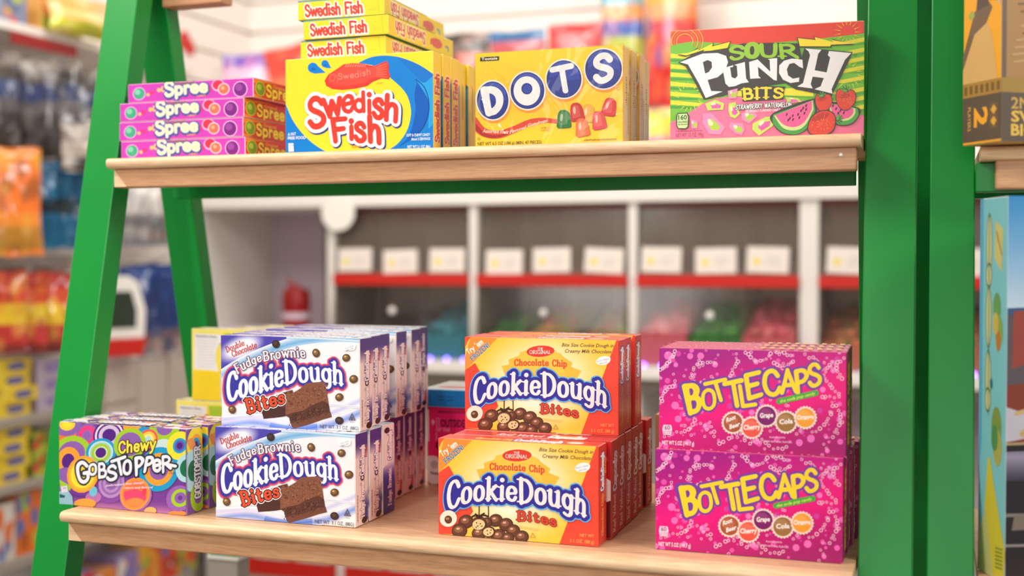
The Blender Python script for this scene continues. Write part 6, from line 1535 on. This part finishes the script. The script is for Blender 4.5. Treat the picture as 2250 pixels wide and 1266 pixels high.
m_cookie, m_cf, m_cup, m_cuf = art_cookie(), art_cookie_flap(), art_cupcake(), art_cupcake_flap()
place('candy_box', m_cookie, m_cf, (0.2350, 0.0035, 0), 'red and yellow cookie dough box at the front of the lower row', 'red boxes in the lower row', -.5)
cup = [(0.2385, 0.0315), (0.2375, 0.0605), (0.2375, 0.0885), (0.2370, 0.1175), (0.2350, 0.1455), (0.2365, 0.1800)]
cupd = ['second box of the lower red row, deep red with a strip of white frosting showing', 'third box of the lower red row, white script on its narrow end', 'fourth box of the lower red row, close behind the third',
        'fifth box of the lower red row, white script and frosting strip at its end', 'sixth box of the lower red row, mostly hidden by the fifth', 'rearmost box of the lower red row, beside the tan boxes']
for (x, y), d in zip(cup, cupd):
    place('candy_box', m_cup, m_cuf, (x, y, 0), d, 'red boxes in the lower row')
for (x, y), d in zip([(0.2368, 0.0660), (0.2352, 0.0950), (0.2362, 0.1330)], ['red and yellow cookie dough box at the front of the upper row', 'second box of the upper red row, close behind its front box', 'rearmost box of the upper red row, standing off to the right']):
    place('candy_box', m_cookie, m_cf, (x, y, CW[2] + 0.0003), d, 'red boxes in the upper row', -.2)

m_bot, m_botf = art_bottle(), art_bottle_flap()
for i, (x, y, r) in enumerate([(0.4358, 0.0125, .1), (0.4368, 0.0480, .1), (0.4392, 0.0785, 0), (0.4425, 0.1110, 0)]):
    place('candy_box', m_bot, m_botf, (x, y, 0), ['lower magenta bubble box at the front, standing on the shelf', 'second magenta box of the lower row, only an edge showing at right', 'third magenta box of the lower row, narrow dark strip at right', 'rearmost magenta box of the lower row, nearest the green post'][i], 'magenta boxes in the lower row', r)
for i, (x, y, r) in enumerate([(0.4374, 0.0192, -.06), (0.4366, 0.0490, 0), (0.4362, 0.0787, 0)]):
    place('candy_box', m_bot, m_botf, (x, y, PW[2] + 0.0003), ['upper magenta bubble box at the front of its row', 'second magenta box of the upper row, seen by its top edge', 'rearmost magenta box of the upper row, seen by its top edge'][i], 'magenta boxes in the upper row', r)

m_gob, m_gobf, m_gobb = art_rings(), art_rings_flap(), art_rings_back()
for i, (x, y, r) in enumerate([(-0.1875, 0.0010, -2.0), (-0.1850, 0.0300, 0), (-0.1840, 0.0600, 0.4)]):
    place('candy_box', m_gob, m_gobf, (x, y, 0), ['front purple box of coloured rings at the left end of the lower shelf', 'second box of coloured rings, directly behind the front one', 'third box of coloured rings, only its patterned top showing'][i], 'boxes of coloured rings', r)
gb = [(-0.1850, 0.2000, 0, 'yellow box back with a nutrition panel, lower one, behind the ring boxes'), (-0.1800, 0.2330, 0, 'yellow box behind the lower nutrition panel box, carrying the rear stack'), (-0.1290, 0.2650, 0, 'yellow box at the very back of the shelf under the rear stack'),
      (-0.1625, 0.2000, 1, 'upper yellow box back with a nutrition panel, beside the brownie boxes'), (-0.1250, 0.2330, 1, 'second upper yellow box, its pale top seen above the brownie boxes'), (-0.1120, 0.2650, 1, 'rearmost upper yellow box, patterned top edge above the brownie boxes')]
for x, y, lv, d in gb:
    place('candy_box', m_gobb, None, (x, y, lv * (GW[2] + 0.0003)), d, 'yellow box backs behind the brownies')

m_hp, m_bl, m_tan = art_hotpink(), art_blue(), art_tan()
place('candy_box', m_hp, None, (0.1287, 0.2230, 0), 'bright pink box with black lettering at the back, under the flat blue box')
place('candy_box', m_bl, None, (0.1240, 0.2145, KW[2] + 0.0004), 'flat blue box lying on top of the bright pink box')
for i in range(4):
    place('candy_box', m_tan, None, (0.3905 + 0.0006 * i, 0.2130 + 0.0222 * i, 0), ['front tan box with a barcode, behind the red and magenta boxes', 'second tan box, its pale top edge behind the front tan one', 'third tan box, its pale top edge third from the front', 'rearmost tan box, top edge farthest back in its row'][i], 'tan boxes at the back')

# top shelf

m_fish, m_ff, m_ffp = art_fish(), art_fish_flap(), art_fish_flap('plain')
for i, (x, y, k) in enumerate([(0.0284, 0.0905, 0), (0.0298, 0.1125, 0), (0.0302, 0.1345, 0), (0.0262, 0.1620, 1), (0.0285, 0.1850, 1)]):
    place('candy_box', m_fish, m_ffp if k else m_ff, (x, y, TZ), ['yellow and blue box with a red fish, standing at the front of the top shelf', 'second standing fish box, red lettering down its narrow end', 'third standing fish box, last one with red lettering down its end', 'fourth standing yellow box, plain end turned out, behind the lettered ends', 'rearmost standing yellow box, next to the box with blue discs'][i], 'standing fish boxes')
m_flat, m_flatf = art_fish_flat(), art_fish_flat_flap()
z0 = TZ + SW[2] + 0.0003
for i, (x, y, r) in enumerate([(0.0405, 0.1010, -.8), (0.0452, 0.0985, -1.0), (0.0390, 0.0985, 1.2)]):
    place('candy_box', m_flat, m_flatf, (x, y, z0 + i * (FW[2] + 0.0003)), ['lowest flat yellow box, lying on the standing fish boxes', 'middle flat yellow box of the lying stack of three', 'topmost flat yellow box, cut by the top of the picture'][i], 'flat fish boxes', r)
m_dots, m_df, m_film = art_dots(), art_dots_flap(), film_dots()
for i, (x, y) in enumerate([(0.2417, 0.0833), (0.2425, 0.1100), (0.2440, 0.1370), (0.2395, 0.1760)]):
    place('candy_box', m_dots, m_df, (x, y, TZ), ['yellow box with four blue discs, wrapped in film, on the top shelf', 'second yellow film-wrapped box, directly behind the blue disc front', 'third yellow film-wrapped box, seen by its narrow end', 'rearmost yellow film-wrapped box, standing apart from the others'][i], 'film-wrapped yellow boxes', extra=('cellophane_wrap', m_film))
place('candy_box', art_sour(), None, (0.4322, 0.0882, TZ), 'red and green sour candy box with watermelon, alone at right on the top shelf', rz=2.97)
m_sp, m_spf = art_spree(), art_spree_flap()
for i, (x, y, r) in enumerate([(-0.1775, 0.0930, .1), (-0.1795, 0.0930, -.1), (-0.1785, 0.0930, 0), (-0.1680, 0.0935, .5)]):
    place('candy_box', m_sp, m_spf, (x, y, TZ + i * (EW[2] + 0.0003)), ['bottom pink box of the flat stack of four on the top shelf', 'second pink box from the bottom of the flat stack of four', 'third pink box from the bottom of the flat stack of four', 'topmost pink box of the flat stack, pushed to the right'][i], 'flat pink boxes', r)
place('game_box', art_yellow_game(), None, (0.7125, 0.0240, 0.3458), 'yellow and brown board game box on the right stand, upper shelf', 'board game boxes', rz=37.0, cat='game box')
place('game_box', art_blue_game(), None, (0.7172, 0.0010, -0.0037), 'turquoise board game box with a map side, right stand, lower shelf', 'board game boxes', rz=21.0, cat='game box')
# ------------------------------------------------------------------ hanging and standing bags
def bag_mesh(name, W, H, T, func, seed=0, crimp=0.05, nx=16, ny=24):
    """a filled foil pouch, top centre at the origin, printed face toward -Y"""
    rb = random.Random(seed); mb = MB()
    ph = [rb.uniform(0, 6.28) for _ in range(6)]
    def P(i, j, sgn):
        u, v = i / nx, j / ny
        e = max(0, math.sin(math.pi * u)) ** 0.55 * max(0, math.sin(math.pi * min(1, max(0, (v - crimp) / (1 - 2 * crimp))))) ** 0.5
        t = T / 2 * e * (1 + 0.16 * math.sin(7 * u + ph[0] + 4 * v) + 0.10 * math.sin(13 * v + ph[1] + 5 * u)) + 0.0006
        pinch = 1 - 0.05 * math.sin(math.pi * v)
        x = (u - .5) * W * pinch + 0.012 * W * math.sin(9 * v + ph[2])
        z = -H * (1 - v) + 0.010 * H * math.sin(8 * u + ph[3]) * (1 if j in (0, ny) else .3)
        return (x, sgn * t + 0.006 * math.sin(5 * v + ph[4]) , z)
    for sgn in (-1, 1):
        for i in range(nx):
            for j in range(ny):
                q = [(i, j), (i + 1, j), (i + 1, j + 1), (i, j + 1)]
                if sgn > 0: q.reverse()
                mb.poly([P(a, b, sgn) for a, b in q], [srgb(func(a / nx, b / ny)) for a, b in q])
    me = mb.mesh(name, M_FOIL, weld=True, smooth=True)
    return me

def stripes(bands, blotch=None, seed=0, amt=0.5):
    """printed bands by height plus scattered blotches"""
    rb = random.Random(seed); B = [(rb.random(), rb.random(), rb.uniform(.05, .15), rb.choice(blotch)) for _ in range(18)] if blotch else []
    def f(u, v):
        c = bands[-1][1]
        for lim, col in bands:
            if v <= lim: c = col; break
        for bx, by, r, bc in B:
            d = math.hypot((u - bx), (v - by) * 1.3)
            if d < r: c = lerp(c, bc, amt)
        return c
    return f

def bag(name, W, H, T, func, loc, rz, label, group, seed=0, cat='candy bag', ry=0.0):
    o = link(name, bag_mesh(name, W, H, T, func, seed), None, loc, (0, R(ry), R(rz)))
    return tag(o, label, cat, group)

g1 = 'bags on the back slatwall'
bag('candy_bag', .155, .23, .05, stripes([(.12, (84, 60, 190)), (.28, (230, 224, 150)), (.80, (240, 200, 226)), (1, (86, 60, 196))], [(250, 236, 240), (226, 150, 200)], 1), (-1.407, 2.33, .893), 8, 'purple and pink bag hanging at the corner of the back wall', g1, 1)
bag('candy_bag', .175, .24, .06, stripes([(.3, (250, 150, 60)), (.62, (244, 120, 70)), (1, (226, 64, 46))], [(250, 180, 110), (236, 70, 50)], 2), (-1.250, 2.32, .905), -4, 'orange-red bag hanging beside the purple one, corner raised', g1, 2, ry=-8)
bag('candy_bag', .165, .23, .05, stripes([(.5, (196, 60, 50)), (.72, (210, 110, 100)), (1, (66, 64, 56))], [(230, 170, 160), (50, 48, 46)], 3), (-.705, 2.44, .935), 0, 'dark bag with a red band, behind the flat fish boxes', g1, 3)
bag('candy_bag', .180, .23, .05, stripes([(.62, (40, 130, 130)), (.86, (206, 90, 100)), (1, (20, 104, 160))], [(70, 170, 190), (226, 130, 130)], 4, .4), (-.528, 2.44, .930), 0, 'teal and blue bag with pink lettering patches, left of the red bag', g1, 4)
bag('candy_bag', .170, .24, .06, stripes([(.55, (220, 44, 44)), (.84, (226, 70, 70)), (1, (216, 30, 38))], [(240, 130, 130), (200, 24, 30)], 5, .4), (-.350, 2.44, .940), 0, 'bright red bag hanging above the blue-disc box', g1, 5)
bag('candy_bag', .130, .36, .07, stripes([(.30, (60, 130, 190)), (.46, (190, 200, 60)), (.60, (80, 110, 190)), (.72, (230, 150, 70)), (.9, (110, 180, 200)), (1, (20, 110, 190))], [(240, 240, 246), (230, 120, 170)], 6, .4), (-.204, 2.43, 1.075), 6, 'tall blue bag with yellow and orange bands, right of the red bag', g1, 6)
bag('candy_bag', .160, .40, .08, stripes([(.28, (216, 40, 50)), (.40, (206, 70, 110)), (.62, (222, 60, 60)), (.72, (240, 170, 120)), (.84, (250, 176, 60)), (1, (226, 90, 90))], [(240, 120, 60), (130, 110, 190), (240, 210, 90)], 7, .5), (-.058, 2.43, 1.085), -4, 'tall red and orange bag left of the sour candy box', g1, 7)
for i, x in enumerate((-.135, .01, .165)):
    bag('candy_bag', .150, .20, .05, stripes([(.3, (236, 206, 60)), (.62, (240, 150, 170)), (1, (246, 222, 60))], [(250, 240, 150), (236, 120, 150)], 20 + i), (x, 2.42, .676), 0, ['yellow and pink bag below the tall red bag', 'yellow and pink bag low behind the sour candy box, left of its pair', 'yellow and pink bag low behind the sour candy box, right of its pair'][i], 'low yellow bags', 20 + i)
def peg(loc, L, ax, label):
    mb = MB()
    if ax == 'y': mb.cyl((0, 0, 0), (0, -L, 0.006), 0.003, n=8); mb.ball((0, -L, 0.006), 0.005)
    else: mb.cyl((0, 0, 0), (L * .7, 0, 0), 0.0035, n=8); mb.cyl((L * .7, 0, 0), (L, 0, .018), 0.0035, n=8); mb.ball((L, 0, .018), 0.006)
    o = part('peg_hook', mb, M_CHROME); o.location = loc; tag(o, label, 'peg hook', 'peg hooks')
for x, z, d in ((-1.407, .886, 'peg hook holding the purple bag in the corner'), (-1.250, .896, 'peg hook holding the orange-red bag'), (-.705, .928, 'peg hook holding the dark bag with a red band'), (-.528, .923, 'peg hook holding the teal bag'), (-.350, .932, 'peg hook holding the bright red bag'), (-.204, 1.068, 'peg hook holding the tall blue bag'), (-.058, 1.078, 'peg hook holding the tall red and orange bag')):
    peg((x, 2.60, z), 2.60 - (2.34 if x < -1 else 2.44), 'y', d)
mb = MB(); mb.cyl((0, 0, 0), (.004, 0, 0), .030, n=20); mb.cyl((.0045, .022, -.018), (.0075, .022, -.018), .024, n=16)
o = part('wall_tag', mb, M_RED); o.location = (LEFT, 2.215, .925); tag(o, 'round red tag stuck on the left slatwall near the corner', 'tag')

# ---- left wall
gw = 'grey and silver bags on the left wall'
gc = [stripes([(.42, (60, 54, 50)), (.58, (96, 90, 92)), (.72, (44, 60, 110)), (.86, (70, 62, 56)), (1, (120, 108, 98))], [(150, 142, 138), (40, 36, 34), (110, 104, 120)], 30 + k, .5) for k in range(6)]
names = ['silver and dark bag at the far left edge of the left wall', 'dark grey bag with a blue band, second from the left edge', 'dark grey bag with a blue band, third from the left edge', 'grey bag with a blue band, fourth from the left edge', 'grey bag with a blue band, fifth along the left wall', 'grey bag nearest the green leg, top row of the left wall']
for k, (y, z, ang) in enumerate(((1.250, .735, 40), (1.322, .730, 40), (1.392, .742, 40), (1.464, .752, 40), (1.535, .742, 40), (1.607, .735, 40))):
    bag('candy_bag', .105, .245 if k else .25, .028, gc[k], (-1.405, y, z), ang, names[k], gw, 30 + k)
bag('candy_bag', .125, .120, .045, stripes([(.3, (70, 62, 58)), (.6, (206, 192, 180)), (1, (150, 138, 130))], [(236, 226, 216), (90, 82, 78)], 40), (-1.300, 1.440, .580), 45, 'crumpled silver bag low in front of the grey bags', gw, 40)
bag('candy_bag', .115, .125, .045, stripes([(.3, (110, 100, 96)), (1, (214, 200, 190))], [(240, 230, 222), (120, 110, 106)], 41), (-1.305, 1.535, .595), 45, 'pale crumpled bag beside the green leg, under the grey bags', gw, 41)
bag('candy_bag', .118, .250, .05, stripes([(.08, (240, 130, 50)), (.26, (190, 130, 40)), (.40, (240, 140, 40)), (.85, (240, 116, 30)), (1, (236, 130, 36))], [(250, 190, 90), (226, 190, 60), (120, 70, 30)], 42, .45), (-1.340, 1.236, .506), 50, 'orange bag hanging at the left edge of the picture', None, 42)
gt = 'teal bags in a row on the left wall'
for k in range(5):
    y = 1.338 + k * .055
    bag('candy_bag', .092, .215, .024, stripes([(.40, (8, 112, 160)), (.56, (24, 36, 44)), (.96, (6, 104, 150)), (1, (20, 60, 80))], [(10, 130, 176), (4, 84, 126)], 50 + k, .5) if k < 4 else stripes([(.40, (8, 112, 160)), (.56, (24, 36, 44)), (1, (10, 120, 170))], [(220, 220, 230), (60, 150, 190)], 54, .5),
        (-1.41, y, .490), 38, ['teal bag with a black band, next to the orange bag', 'teal bag with a black band, second from the orange bag', 'teal bag with a black band, third from the orange bag', 'teal bag with a black band, fourth from the orange bag', 'teal bag with white patches, touching the green leg'][k], gt, 50 + k)
for k in range(4):
    bag('candy_bag', .080, .165, .025, stripes([(.1, (150, 150, 156)), (.3, (190, 184, 180)), (.5, (130, 126, 128)), (1, (206, 200, 196))], [(90, 90, 92), (120, 160, 120), (226, 120, 80)] if k > 1 else [(120, 120, 124), (220, 214, 210)], 60 + k), (-1.41, 1.705 + k * .062, .448), 40,
        ['grey-white bag just right of the green front leg', 'grey-white bag, second right of the front leg', 'grey-white bag with green print, third right of the front leg', 'grey-white bag with orange print, beside the rear leg'][k], 'pale bags between the stand legs', 60 + k)
for k in range(4):
    bag('candy_bag', .098, .195, .030, stripes([(.10, (130, 40, 36)), (.36, (196, 50, 40)), (.62, (236, 196, 40)), (.82, (226, 80, 40)), (1, (190, 36, 30))], [(240, 150, 50), (150, 30, 30), (246, 220, 90)], 70 + k, .45), (-1.395, 1.262 + k * .066, .222 - .004 * k), 42,
        ['red and yellow bag at the left edge under the grey rail', 'red and yellow bag, second from the left edge under the rail', 'red and yellow bag, third from the left edge under the rail', 'red and yellow bag with a big yellow panel beside the green leg'][k], 'red and yellow bags under the rail', 70 + k)
for k in range(5):
    bag('candy_bag', .085, .245, .019, stripes([(.16, (176, 150, 140)), (.26, (120, 90, 96)), (.86, (22, 52, 116)), (1, (16, 60, 140))], [(30, 80, 160), (14, 34, 84), (60, 90, 150)], 80 + k, .5), (-1.41, 1.765 + k * .053, .225 + .008 * (k % 2)), 40,
        ['dark blue bag beside the white toy dispenser', 'dark blue bag, second right of the toy dispenser', 'dark blue bag, third right of the toy dispenser', 'dark blue bag, fourth right of the toy dispenser', 'dark blue bag partly behind the green rear leg'][k], 'dark blue bags between the stand legs', 80 + k)
for y, z, d in ((1.29, .205, 'curved chrome hook at the left edge under the grey rail'), (1.44, .222, 'chrome hook above the red and yellow bags by the leg'), (1.82, .232, 'chrome hook above the dark blue bags')):
    peg((LEFT, y, z), .20, 'x', d)
toy = root('toy_dispenser', (-1.385, 1.665, -.010), 'white toy candy dispenser with a dark window and red base between the legs', 'toy dispenser', rot=(0, 0, R(58)))
mb = MB(); mb.prism([(-.062, .045), (.062, .045), (.066, .12), (.045, .195), (.02, .212), (-.02, .212), (-.045, .195), (-.066, .12)], -.025, .025, 1); part('shell', mb, M_KNOB, toy, bevel=.006)
mb = MB(); mb.prism([(-.036, .075), (.036, .075), (.038, .12), (.024, .172), (-.024, .172), (-.038, .12)], -.0275, -.0245, 1); part('window', mb, plain('dark_window', (52, 60, 46), rough=.2), toy)
mb = MB(); mb.prism([(-.052, 0), (.052, 0), (.066, .046), (-.066, .046)], -.030, .030, 1); part('base', mb, M_RED, toy, bevel=.004)

gon = root('wall_shelving', (-1.47, 1.6, FLOOR), 'grey wall shelving down the left side of the shop', 'wall shelving')
def gp(name, mb, mat, **k):
    o = part(name, mb, mat, gon, **k); o.location = (1.47, -1.6, -FLOOR); return o
for z0, z1, ya, yb_, m in ((-.150, -.128, .55, 1.62, M_GREY), (-.310, -.288, .55, 1.62, M_GREY), (-.492, -.468, .55, 2.025, M_GREY), (-.700, -.680, .55, 2.025, M_GREY), (.790, .812, .55, 2.05, M_WHITE), (.228, .258, .55, 1.66, M_STEEL), (-.030, -.010, 1.60, 2.025, M_WHITE)):
    mb = MB(); mb.box(LEFT, ya, z0, -1.405, yb_, z1); gp('shelf_board', mb, m, bevel=.002)
mb = MB(); mb.box(-1.405, 1.30, .760, -1.400, 1.53, .789); gp('price_strip', mb, M_DKRED)
for z in (-.150, -.310, -.492, -.700):
    mb = MB(); mb.box(-1.4045, .56, z + .001, -1.4005, 1.60 if z > -.4 else 2.02, z + .020); gp('price_rail', mb, M_GREY)
cb = root('drawer_cabinet', (-1.47, 1.8, -.468), 'beige drawer cabinet under the dark blue bags on the left wall', 'cabinet')
def cp(name, mb, mat, **k):
    o = part(name, mb, mat, cb, **k); o.location = (1.47, -1.8, .468); return o
M_BEIGE = plain('beige_laminate', (214, 200, 186), rough=.5, noise=.02)
mb = MB(); mb.box(LEFT + .002, 1.635, -.467, -1.415, 2.024, -.031); cp('body', mb, M_BEIGE)
for i in range(4):
    mb = MB(); mb.box(-1.4145, 1.64, -.462 + i * .108, -1.402, 1.765, -.364 + i * .108); cp('drawer', mb, M_BEIGE, bevel=.003)
for ya, yb_ in ((1.775, 1.90), (1.915, 2.020)):
    mb = MB(); mb.box(-1.4145, ya, -.462, -1.402, yb_, -.034); cp('door', mb, M_BEIGE, bevel=.003)

# ---- boxes on the left wall shelves
def wallbox_mesh(w, d, h, c, oval, seed):
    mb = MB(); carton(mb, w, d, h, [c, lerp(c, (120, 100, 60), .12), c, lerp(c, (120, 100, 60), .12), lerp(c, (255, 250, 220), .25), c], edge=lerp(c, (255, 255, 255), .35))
    for P in (front(mb, w, d, h, U), right(mb, w, d, h, U)):
        if oval:
            P.fill(circ(56, 50, 28, 30, 20), oval); P.fill(circ(56, 50, 20, 16, 16), lerp(oval, (255, 255, 255), .3))
        else:
            rq = random.Random(seed)
            for _ in range(9): P.disc(rq.uniform(5, 95), rq.uniform(5, 95), rq.uniform(8, 22), rq.choice([(240, 230, 220), (230, 120, 60), (180, 190, 70), lerp(c, (0, 0, 0), .2), (220, 60, 60), (90, 120, 180)]), n=10)
    return mb.mesh('wall_carton', M_CARD)
YLW, OVL = (236, 206, 56), (72, 70, 140)
wb = {}
def wallbox(key, w, d, h, c, oval, x, y, z, label, group, rz=90, seed=0):
    if key not in wb: wb[key] = wallbox_mesh(w, d, h, c, oval, seed)
    o = link('candy_box', wb[key], None, (x, y, z), (0, 0, R(rz))); tag(o, label, 'candy box', group)
rows = ['bottom', 'second', 'third', 'top']
for k in range(4):
    wallbox('yl', .112, .10, .034, YLW, OVL, -1.415 + (k == 1) * .006, 1.250 + (k % 2) * .02 - .015 * (k > 2), -.1278 + k * .0343, 'yellow box with a blue oval, %s of the upper wall stack' % rows[k], 'yellow boxes in the upper wall stack')
for k in range(4):
    wallbox('yl', .112, .10, .034, YLW, OVL, -1.417 + (k == 2) * .006, 1.235 + (k % 2) * .016, -.2878 + k * .0343, 'yellow box with a blue oval, %s of the lower wall stack' % rows[k], 'yellow boxes in the lower wall stack')
for k in range(3):
    wallbox('pu', .105, .10, .042, (190, 176, 196), (130, 110, 170), -1.417, 1.390, -.1278 + k * .0423, 'pale purple box, %s of the stack beside the yellow boxes' % ('bottom', 'middle', 'top')[k], 'pale purple boxes on the wall shelf')
for k in range(2):
    wallbox('gn', .090, .10, .055, (120, 140, 40), None, -1.416, 1.370, -.2878 + k * .0553, 'olive green box, %s of two beside the lower yellow stack' % ('bottom', 'top')[k], 'olive boxes on the wall shelf', seed=4)
wallbox('wh', .066, .10, .135, (226, 214, 206), None, -1.415, 1.240, -.4678, 'white and red box on the bottom shelf at the left edge', None, seed=5)
wallbox('or', .085, .10, .150, (236, 120, 40), None, -1.415, 1.312, -.4678, 'orange box on the bottom shelf beside the white and red one', None, seed=6)
cols = [((90, 110, 170), 7), ((236, 140, 60), 8), ((150, 130, 190), 9), ((240, 170, 60), 10), ((226, 90, 60), 11), ((170, 180, 80), 12)]
for k in range(6):
    c, sd = cols[k]
    wallbox('lw%d' % k, .088, .10, (.115, .10, .12, .13, .105, .14)[k], c, None, -1.415, 1.50 + k * .093, -.6798, ['blue and white box on the lowest wall shelf, right after the front leg', 'orange box on the lowest wall shelf, next to the blue and white box', 'lilac box on the lowest wall shelf, third after the front leg', 'amber box on the lowest wall shelf, fourth after the front leg', 'red-orange box on the lowest wall shelf, fifth after the front leg', 'olive and white box at the end of the lowest wall shelf'][k], 'boxes on the lowest wall shelf', seed=sd)
wallbox('tp1', .150, .11, .085, (236, 170, 90), None, -1.413, 1.415, .8122, 'orange and yellow box on the high white shelf, top left', None, seed=13)
wallbox('tp2', .075, .11, .070, (130, 140, 170), None, -1.413, 1.290, .8122, 'grey-blue box on the high white shelf at the left edge', None, seed=14)
bag('candy_bag', .20, .10, .06, stripes([(.34, (206, 206, 40)), (.6, (246, 200, 120)), (1, (250, 170, 90))], [(250, 220, 170)], 90), (-1.372, 1.505, .906), 82, 'yellow and orange bag hanging over the edge of the high white shelf', None, 90)

# ---- small things on and below the white fixture
hx = [(-1.33, .13, (120, 110, 140), 'dull purple packet lying on the white header, nearest the corner'), (-1.15, .10, (236, 206, 70), 'yellow packet lying on the white header, second from the corner'), (-.86, .12, (244, 214, 60), 'yellow packet on the white header above the round tag'), (-.60, .11, (226, 130, 140), 'pink packet on the white header above the bins'), (-.95, .07, (90, 170, 90), 'green packet on the white header left of the yellow one')]
for i, (x, w, c, d) in enumerate(hx):
    wallbox('hd%d' % i, w, .10, .028, c, None, x, 2.13, .4322, d, 'packets on the header', rz=0, seed=15 + i)
